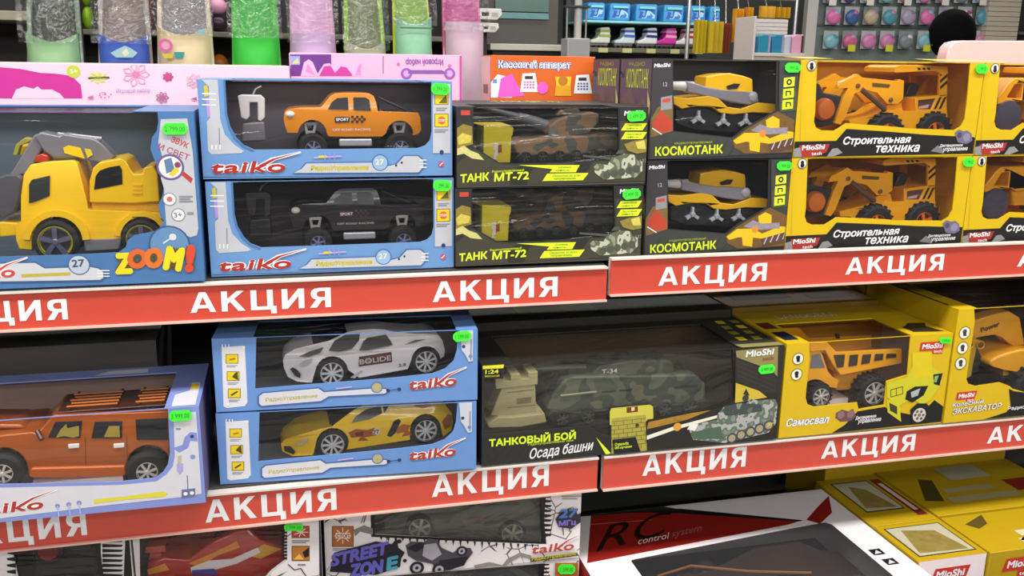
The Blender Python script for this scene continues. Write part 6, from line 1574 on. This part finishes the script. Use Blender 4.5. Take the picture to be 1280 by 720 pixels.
# ---- skate shelves
KY = 4.0; q = Face(0, KY, 0)
xa, xb = q.uv(736, 40)[0] - .03, q.uv(905, 40)[0]
zs, zl = q.uv(820, 29)[1], q.uv(820, 62)[1]
t = thing('skate_shelving', 'dark wall shelving with an edge painted as cyan-lit holding roller skates', 'shelving unit', (xa, KY, 0)); W_ = xb - xa
MB().box(0, W_, .4, .44, 0, 2.5, C('2a3034', .6)).build('back_panel', t, smooth=0)
MB().box(0, W_, 0, .4, zs - .005, zs + .008, C('9fe0e4', .4)).build('shelf_board', t, .002, label='pale shelf painted with a cyan glow')  # cyan light on the pale board is put into its colour
MB().box(0, W_, 0, .4, zl - .02, zl + .006, C('6a6c54', .5)).build('shelf_board', t, .002, label='olive grey shelf')
for x in (0, W_ - .03): MB().box(x, x + .03, .37, .3999, 0, 2.5, C('3a4044', .5)).build('upright', t, smooth=0)
lb = MB()
for k in range(5):
    x = q.uv(748 + 30 * k, 61)[0] - xa; lb.box(x, x + .06, -.004, -.001, zl - .022, zl + .004, C('c8c68a', .5))
lb.build('shelf_labels', t, smooth=0)
zc = q.uv(820, 4)[1]
cols = [('735', '762', 'first'), ('763', '794', 'second'), ('796', '828', 'third'), ('831', '861', 'fourth'), ('863', '888', 'fifth'), ('889', '906', 'sixth')]
for k, (x0, x1, o_) in enumerate(cols):
    a = q.uv(float(x0), 24)[0]; b = q.uv(float(x1), 24)[0]; w = b - a - .01; z = zs + .0085; h = .105
    r = thing('skate_bag', 'blue printed skate bag, %s from the left on the cyan shelf' % o_, 'bag', (a, KY + .02, z), 0, 'blue skate bags')
    MB().add([(0, 0, 0), (w * .9, 0, 0), (w * .9, .2, 0), (0, .2, 0), (.015, .03, h), (w, .03, h), (w, .2, h), (.015, .2, h)], [(0, 1, 2, 3), (4, 5, 6, 7), (0, 1, 5, 4), (1, 2, 6, 5), (2, 3, 7, 6), (3, 0, 4, 7)], C('3f9ad8', .35, var=.35, scale=18)).build('bag_body', r, .012, 3)
    MB().add([(.02, .0045, .02), (w * .8, .0045, .02), (w * .85, .019, .07), (.04, .019, .07)], [(0, 1, 2, 3)], camo('5aa8e8', '2a58b8', 'a8d8f0', '3a7ad0', scale=22)).build('printed_panel', r, smooth=0)
    MB().box(.03, w * .85, .012, .0145, h * .72, h * .84, C('8ff0f0', .3)).build('zip_band', r, smooth=0)
skc = [(740, 'dfe4d8', '9ab050', 'pale grey and lime'), (771, 'd8e4ee', '3a6ac0', 'white and blue'), (799, 'e8ecf2', '243a80', 'white and navy'), (823, 'd83aa8', 'f0a8d0', 'magenta pink'), (847, 'ece8ec', 'b83a30', 'white and red')]
for k, (px, c1, c2, nm) in enumerate(skc):
    a = q.uv(px, 58)[0]; z = zl + .0065; s_ = (q.uv(px + 25, 58)[0] - a) / 1.0
    r = thing('roller_skate', nm + ' roller skate on the lower skate shelf', 'roller skate', (a, KY + .03, z), 0, 'roller skates')
    M1, M2 = C(c1, .35), C(c2, .35)
    MB().prism([(0, .2 * s_), (.02 * s_, .34 * s_), (.3 * s_, .42 * s_), (.45 * s_, .55 * s_), (.5 * s_, .92 * s_), (.95 * s_, .95 * s_), (1.0 * s_, .5 * s_), (.98 * s_, .2 * s_)], 0, .09, M1).build('boot', r, .008, 3)
    MB().prism([(.42 * s_, .5 * s_), (.47 * s_, .62 * s_), (.99 * s_, .6 * s_), (1.0 * s_, .48 * s_)], -.002, .092, M2).build('cuff_strap', r, .002)
    MB().prism([(.44 * s_, .72 * s_), (.47 * s_, .82 * s_), (.98 * s_, .82 * s_), (.98 * s_, .72 * s_)], -.002, .092, M2).build('buckle_strap', r, .002)
    MB().box(.05 * s_, .95 * s_, .03, .06, .12 * s_, .2 * s_, C('c8cace', .3, .6)).build('chassis', r)
    for j in range(4): MB().lathe((.14 + .24 * j) * s_, .095 * s_, [(.03 * s_, 0), (.09 * s_, .002), (.09 * s_, .022), (.03 * s_, .024)], 12, C('44464a', .5), .033).build('wheel', r)
# ---- hanging yellow bags in front of a pegboard pillar
HY = 3.46; q = Face(0, HY, 0)
xa, xb = q.uv(868, 30)[0], q.uv(1003, 30)[0]; zt = q.uv(930, -4)[1]
t = thing('hanging_rack', 'metal rack rail from which yellow bags hang', 'rack', (xa, HY, 0))
MB().tube([(0, .08, zt), (xb - xa, .08, zt)], .008, SILVER).build('rail', t)
for x in (.0, xb - xa): MB().tube([(x, .08, 0), (x, .08, zt)], .012, SILVER).build('post', t)
for k, (x0, y0, x1, y1, cc, nm) in enumerate(((870, 25, 885, 66, 'c8b422', 'olive yellow hanging bag, leftmost on the rack'), (885.5, 27, 904, 66, 'bda41c', 'darker olive yellow hanging bag next to the leftmost one'), (904.5, 29, 916, 67, '9a4a38', 'brownish red hanging bag between the yellow bags'), (916.5, 11, 931, 53, 'd8951a', 'amber hanging bag right of the brownish red one'), (931.5, 9, 946, 53, 'e0a418', 'brighter amber hanging bag in the middle of the rack'), (950, 8, 970, 22, 'd8a41c', 'short golden hanging bag above the white stand'), (971, 9, 990, 22, 'c89818', 'short ochre hanging bag at the right end of the rack'))):
    a = q.uv(x0, y1); b = q.uv(x1, y0); w = b[0] - a[0]; z0, z1 = a[1], b[1]
    r = thing('hanging_bag', nm, 'bag', (a[0], HY + (.0 if k % 2 else .02), z0), 0, 'bags on the hanging rack')
    n = 8; pts = [(w * i / n, 0) for i in range(n + 1)]
    vs = []; fs = []
    for zz in (0, (z1 - z0) * .5, z1 - z0):
        for i in range(n + 1): vs.append((w * i / n, .012 * math.sin(i * 2.1 + k), zz))
    for zz in (0, (z1 - z0) * .5, z1 - z0):
        for i in range(n + 1): vs.append((w * i / n, .03 + .012 * math.sin(i * 2.1 + k), zz))
    o_ = 3 * (n + 1)
    for j in range(2):
        for i in range(n):
            u = j * (n + 1) + i; fs.append((u, u + 1, u + n + 2, u + n + 1)); fs.append((o_ + u + 1, o_ + u, o_ + u + n + 1, o_ + u + n + 2))
    for i in range(n): fs.append((i, i + 1, o_ + i + 1, o_ + i)); u = 2 * (n + 1) + i; fs.append((u, u + 1, o_ + u + 1, o_ + u))
    for j in range(2): fs.append((j * (n + 1), (j + 1) * (n + 1), o_ + (j + 1) * (n + 1), o_ + j * (n + 1))); fs.append((j * (n + 1) + n, (j + 1) * (n + 1) + n, o_ + (j + 1) * (n + 1) + n, o_ + j * (n + 1) + n))
    MB().add(vs, fs, C(cc, .5, var=.1, scale=25)).build('bag_body', r, smooth=50)
    MB().tube([(w / 2, .02, z1 - z0), (w / 2, .04, zt - z0 - .006)], .003, SILVER).build('hook', r)
r = thing('striped_cloth', 'crumpled multicoloured cloth lying along the top of the rack', 'cloth', (q.uv(880, 9)[0], HY + .02, zt + .009))
w = q.uv(1003, 5)[0] - q.uv(880, 5)[0]
for k, cc in enumerate(('c8c09a', 'b8a8c0', '8a3a4a', 'd8d05a', '5a4a70', '3a3040')): MB().ball((w * (k + .5) / 6, .06, .012), (w / 9, .07, .016), C(cc, .6, var=.3, scale=30), 14, 8).build('fold', r)
# white slatted stand with blue, white and pink packs
q = Face(0, 3.2, 0); a = q.uv(943, 70); b = q.uv(1010, 22)
r = thing('slat_stand', 'white slatted display stand under the golden bags', 'stand', (a[0], 3.2, 0)); w = b[0] - a[0]; zb, zt = a[1], b[1]
mb = MB()
for k in range(9): mb.box(0, w, .2, .214, zb + .02 + (zt - zb - .02) * k / 9, zb + .02 + (zt - zb - .02) * (k + .88) / 9, C('e2dcd6', .5))
mb.box(0, w, .2141, .22, 0, zt, C('c8c2bc', .5)); mb.build('slat_panel', r, smooth=0)
MB().box(-.012, -.001, 0, .22, 0, zt, C('dcd2cc', .5)).build('side_panel', r, .002); MB().box(0, w, 0, .199, zb + .0, zb + .018, C('d8d2cc', .5)).build('shelf_board', r, .002); MB().box(0, w, .02, .199, 0, zb - .001, C('cac4be', .5)).build('base', r, smooth=0)
for x0, x1, y0, cc, nm in ((950, 965, 43, '2f8fb0', 'teal blue pack, left one in the slatted stand'), (967, 982, 43, '2a86b4', 'teal blue pack beside the white one in the slatted stand'), (982.5, 991, 44, 'ccd0e0', 'narrow white pack in the slatted stand'), (992, 1006, 43, 'e8a8c4', 'pink pack with a dark spine in the slatted stand')):
    u0 = q.uv(x0, 60)[0] - a[0]; u1 = q.uv(x1, 60)[0] - a[0]; h = q.uv(x0, y0)[1] - zb - .018
    t = thing('toy_pack', nm, 'pack', (a[0] + u0, 3.2 + .02, zb + .0185), 0, 'packs in the slatted stand'); ww = u1 - u0
    MB().prism([(0, 0), (ww, 0), (ww, h), (ww * .3, h), (0, h * .9)], 0, .1, C(cc, .4)).build('pack_body', t, .004)
    MB().box(ww * .82, ww, -.0012, -.0002, .004, h * .95, C('5a2a44' if 'pink' in nm else 'a8a0c0', .5)).build('spine', t, smooth=0)
# ---- pegboard wall with blister packs
PY = 5.0; q = Face(0, PY, 0)
xa, xb = q.uv(1018, 40)[0], q.uv(1234, 40)[0]; zt = q.uv(1100, -40)[1]
r = thing('pegboard', 'grey green pegboard panel hung with blister packs', 'pegboard', (xa, PY, 0)); W_ = xb - xa
MB().box(0, W_, 0, .02, 0, zt, C('77837f', .5, var=.2, scale=40)).build('board', r, smooth=0)
MB().box(-.09, -.002, -.03, .03, 0, zt, C('cfccc6', .5)).build('side_post', r, .004)
for yy in (-3, 33): 
    z = q.uv(1100, yy)[1]; MB().box(0, W_, -.012, -.001, z - .008, z + .008, C('5a6460', .5)).build('hook_bar', r, smooth=0)
pal = ['d88ac0', 'c83a9a', 'b4a8c4', '55508a', 'd88ab4', 'e87ab8', 'cfd4d8', '8a8f9a', '4a68a0', 'a86ac0', '8ac0d0', 'c8b89a', 'e8e8ec', 'd86a9a', '6a5a8a', '5aa0b4']
nmc = ['pink', 'magenta', 'lilac', 'indigo', 'rose', 'hot pink', 'silver white', 'grey', 'blue', 'violet', 'pale blue', 'beige', 'white', 'cherry pink', 'plum', 'teal']
ords = ['first', 'second', 'third', 'fourth', 'fifth', 'sixth', 'seventh', 'eighth', 'ninth']
random.seed(5)
for row, (yy0, yy1, rn) in enumerate(((-20, 4, 'top'), (9, 31, 'middle'), (39, 61, 'lower'))):
    for k in range(9):
        px = 1024 + k * 23.3 + (row % 2) * 3; j = (k * 3 + row * 5 + (k // 3)) % 16
        a = q.uv(px, yy1); b = q.uv(px + 20, yy0); w = b[0] - a[0]; h = b[1] - a[1]
        t = thing('blister_pack', '%s blister pack, %s from the left in the %s pegboard row' % (nmc[j], ords[k], rn), 'blister pack', (a[0], PY - .045, a[1]), 0, 'blister packs on the pegboard')
        MB().box(0, w, .0, .003, 0, h, C('b8bcc0', .5) if (k + row) % 3 else C('8f9a9c', .5)).build('backing_card', t, smooth=0)
        MB().ball((w * .5, -.012, h * .42), (w * .5, .03, h * .42), C(pal[j], .3, var=.25, scale=30), 14, 8).ball((w * .6, -.02, h * .62), (w * .26, .02, h * .18), C(pal[(j + 5) % 16], .3), 12, 6).build('toy_in_blister', t)
        MB().tube([(w / 2, .0, h - .008), (w / 2, .032, h - .004)], .003, SILVER).build('peg', t)
        if (k * 2 + row) % 4 == 0:
            MB().box(w * .2, w * .7, -.05, -.047, -.02, h * .22, C('d8dc3a', .5) if k % 2 else C('f0ece4', .5)).build('price_card', t, smooth=0)
# beige slatted pillar at the right of the pegboard
q = Face(0, 4.9, 0); a = q.uv(1232, 40); b = q.uv(1272, 40)
r = thing('slatted_pillar', 'beige slatted pillar right of the pegboard', 'pillar', (a[0], 4.9, 0)); w = b[0] - a[0]; zt = q.uv(1250, -30)[1]
mb = MB()
for k in range(60): mb.box(0, w, 0, .05, zt * k / 60, zt * (k + .9) / 60, C('cfc4b4', .5))
mb.box(0, w, .0501, .09, 0, zt, C('a89e90', .5)); mb.build('slats', r, smooth=0)
r = thing('dark_rack', 'dark rack beyond the beige pillar at the right edge', 'shelving unit', (b[0] + .02, 4.9, 0))
MB().box(0, 1.4, .1, .14, 0, 2.6, C('3a3230', .6)).build('back_panel', r, smooth=0)
for k in range(6): MB().box(0, 1.4, 0, .0999, .4 + .28 * k, .42 + .28 * k, C('6a625c', .5)).build('shelf_board', r, smooth=0)

# ---- shopper beyond the shelves: only the dark hair shows over the boxes
q = Face(0, 2.6, 0); hc = q.uv(1187, 46); hx, hz = hc
p = thing('person', 'black-haired person standing behind the yellow construction boxes, seen from behind', 'person', (hx, 2.6, 0))
def body(nodes, edges, m, name, par, sub=2):
    me = bpy.data.meshes.new(name); me.from_pydata([n[0] for n in nodes], edges, [])
    o = bpy.data.objects.new(name, me); COL.objects.link(o); o.parent = par
    md = o.modifiers.new('skin', 'SKIN'); md.use_smooth_shade = True
    for v, n in zip(me.skin_vertices[0].data, nodes): v.radius = (n[1], n[2] if len(n) > 2 else n[1])
    me.skin_vertices[0].data[0].use_root = True
    s_ = o.modifiers.new('sub', 'SUBSURF'); s_.levels = sub; s_.render_levels = sub
    me.materials.append(m)
    return o
k = hz / 1.66
Zp = lambda z: z * k
SK = C('c89a80', .5)
nodes = [((0, 0, Zp(.95)), .15, .11), ((0, 0, Zp(1.15)), .14, .10), ((0, .0, Zp(1.36)), .17, .10), ((0, .0, Zp(1.47)), .065, .06), ((0, -.01, Zp(1.56)), .055, .055), ((0, -.015, Zp(1.64)), .072, .085), ((0, -.01, Zp(1.72)), .066, .078),
         ((.19, 0, Zp(1.40)), .055), ((.24, -.02, Zp(1.12)), .042), ((.23, .10, Zp(.92)), .034), ((.22, .16, Zp(.86)), .036, .02),
         ((-.19, 0, Zp(1.40)), .055), ((-.24, -.02, Zp(1.12)), .042), ((-.23, .08, Zp(.9)), .034), ((-.22, .13, Zp(.83)), .036, .02),
         ((.10, 0, Zp(.85)), .09), ((.11, .01, Zp(.48)), .062), ((.11, -.02, Zp(.08)), .045), ((.11, .10, Zp(.035)), .035),
         ((-.10, 0, Zp(.85)), .09), ((-.11, .01, Zp(.48)), .062), ((-.11, -.02, Zp(.08)), .045), ((-.11, .10, Zp(.035)), .035)]
edges = [(0, 1), (1, 2), (2, 3), (3, 4), (4, 5), (5, 6), (2, 7), (7, 8), (8, 9), (9, 10), (2, 11), (11, 12), (12, 13), (13, 14), (0, 15), (15, 16), (16, 17), (17, 18), (0, 19), (19, 20), (20, 21), (21, 22)]
body(nodes, edges, SK, 'body', p)
jk = [(n[0], n[1] * 1.18, (n[2] if len(n) > 2 else n[1]) * 1.2) for n in [nodes[i] for i in (0, 1, 2, 7, 8, 9, 11, 12, 13)]] + [((0, .0, Zp(1.50)), .088, .085)]
body(jk, [(0, 1), (1, 2), (2, 3), (3, 4), (4, 5), (2, 6), (6, 7), (7, 8), (2, 9)], C('2c2a30', .7), 'jacket', p)
tr = [(n[0], n[1] * 1.15, (n[2] if len(n) > 2 else n[1]) * 1.15) for n in [nodes[i] for i in (0, 15, 16, 17, 19, 20, 21)]]
body(tr, [(0, 1), (1, 2), (2, 3), (0, 4), (4, 5), (5, 6)], C('2a2c38', .7), 'trousers', p)
random.seed(3); hb = MB()
hb.ball((0, -.012, hz + .012), (.108, .112, .118), C('060506', .95, bump=.5, scale=90), 24, 16)
ho = hb.build('hair', p); ho.data.materials[0].node_tree.nodes['Principled BSDF'].inputs['Specular IOR Level'].default_value = 0.1
for v in ho.data.vertices:
    c = v.co
    if c.y > .03 and c.z < hz + .03: c.y = .03 - (c.y - .03) * .2
    c += Vector((random.uniform(-1, 1), random.uniform(-1, 1), random.uniform(-1, 1))) * .002
fb = MB(); zf = hz - .03
fb.ball((0, .078, zf - .012), (.013, .02, .018), SK, 10, 6)
for s_ in (-1, 1): fb.ball((.032 * s_, .068, zf + .018), (.012, .008, .008), WHITE, 10, 6); fb.ball((.032 * s_, .0755, zf + .018), (.005, .003, .005), BLACK, 8, 6)
fb.ball((0, .07, zf - .045), (.022, .008, .006), C('a8584e', .5), 10, 6)
for s_ in (-1, 1): fb.ball((.083 * s_, .0, zf + .005), (.014, .02, .03), SK, 10, 6)
fb.build('face', p)
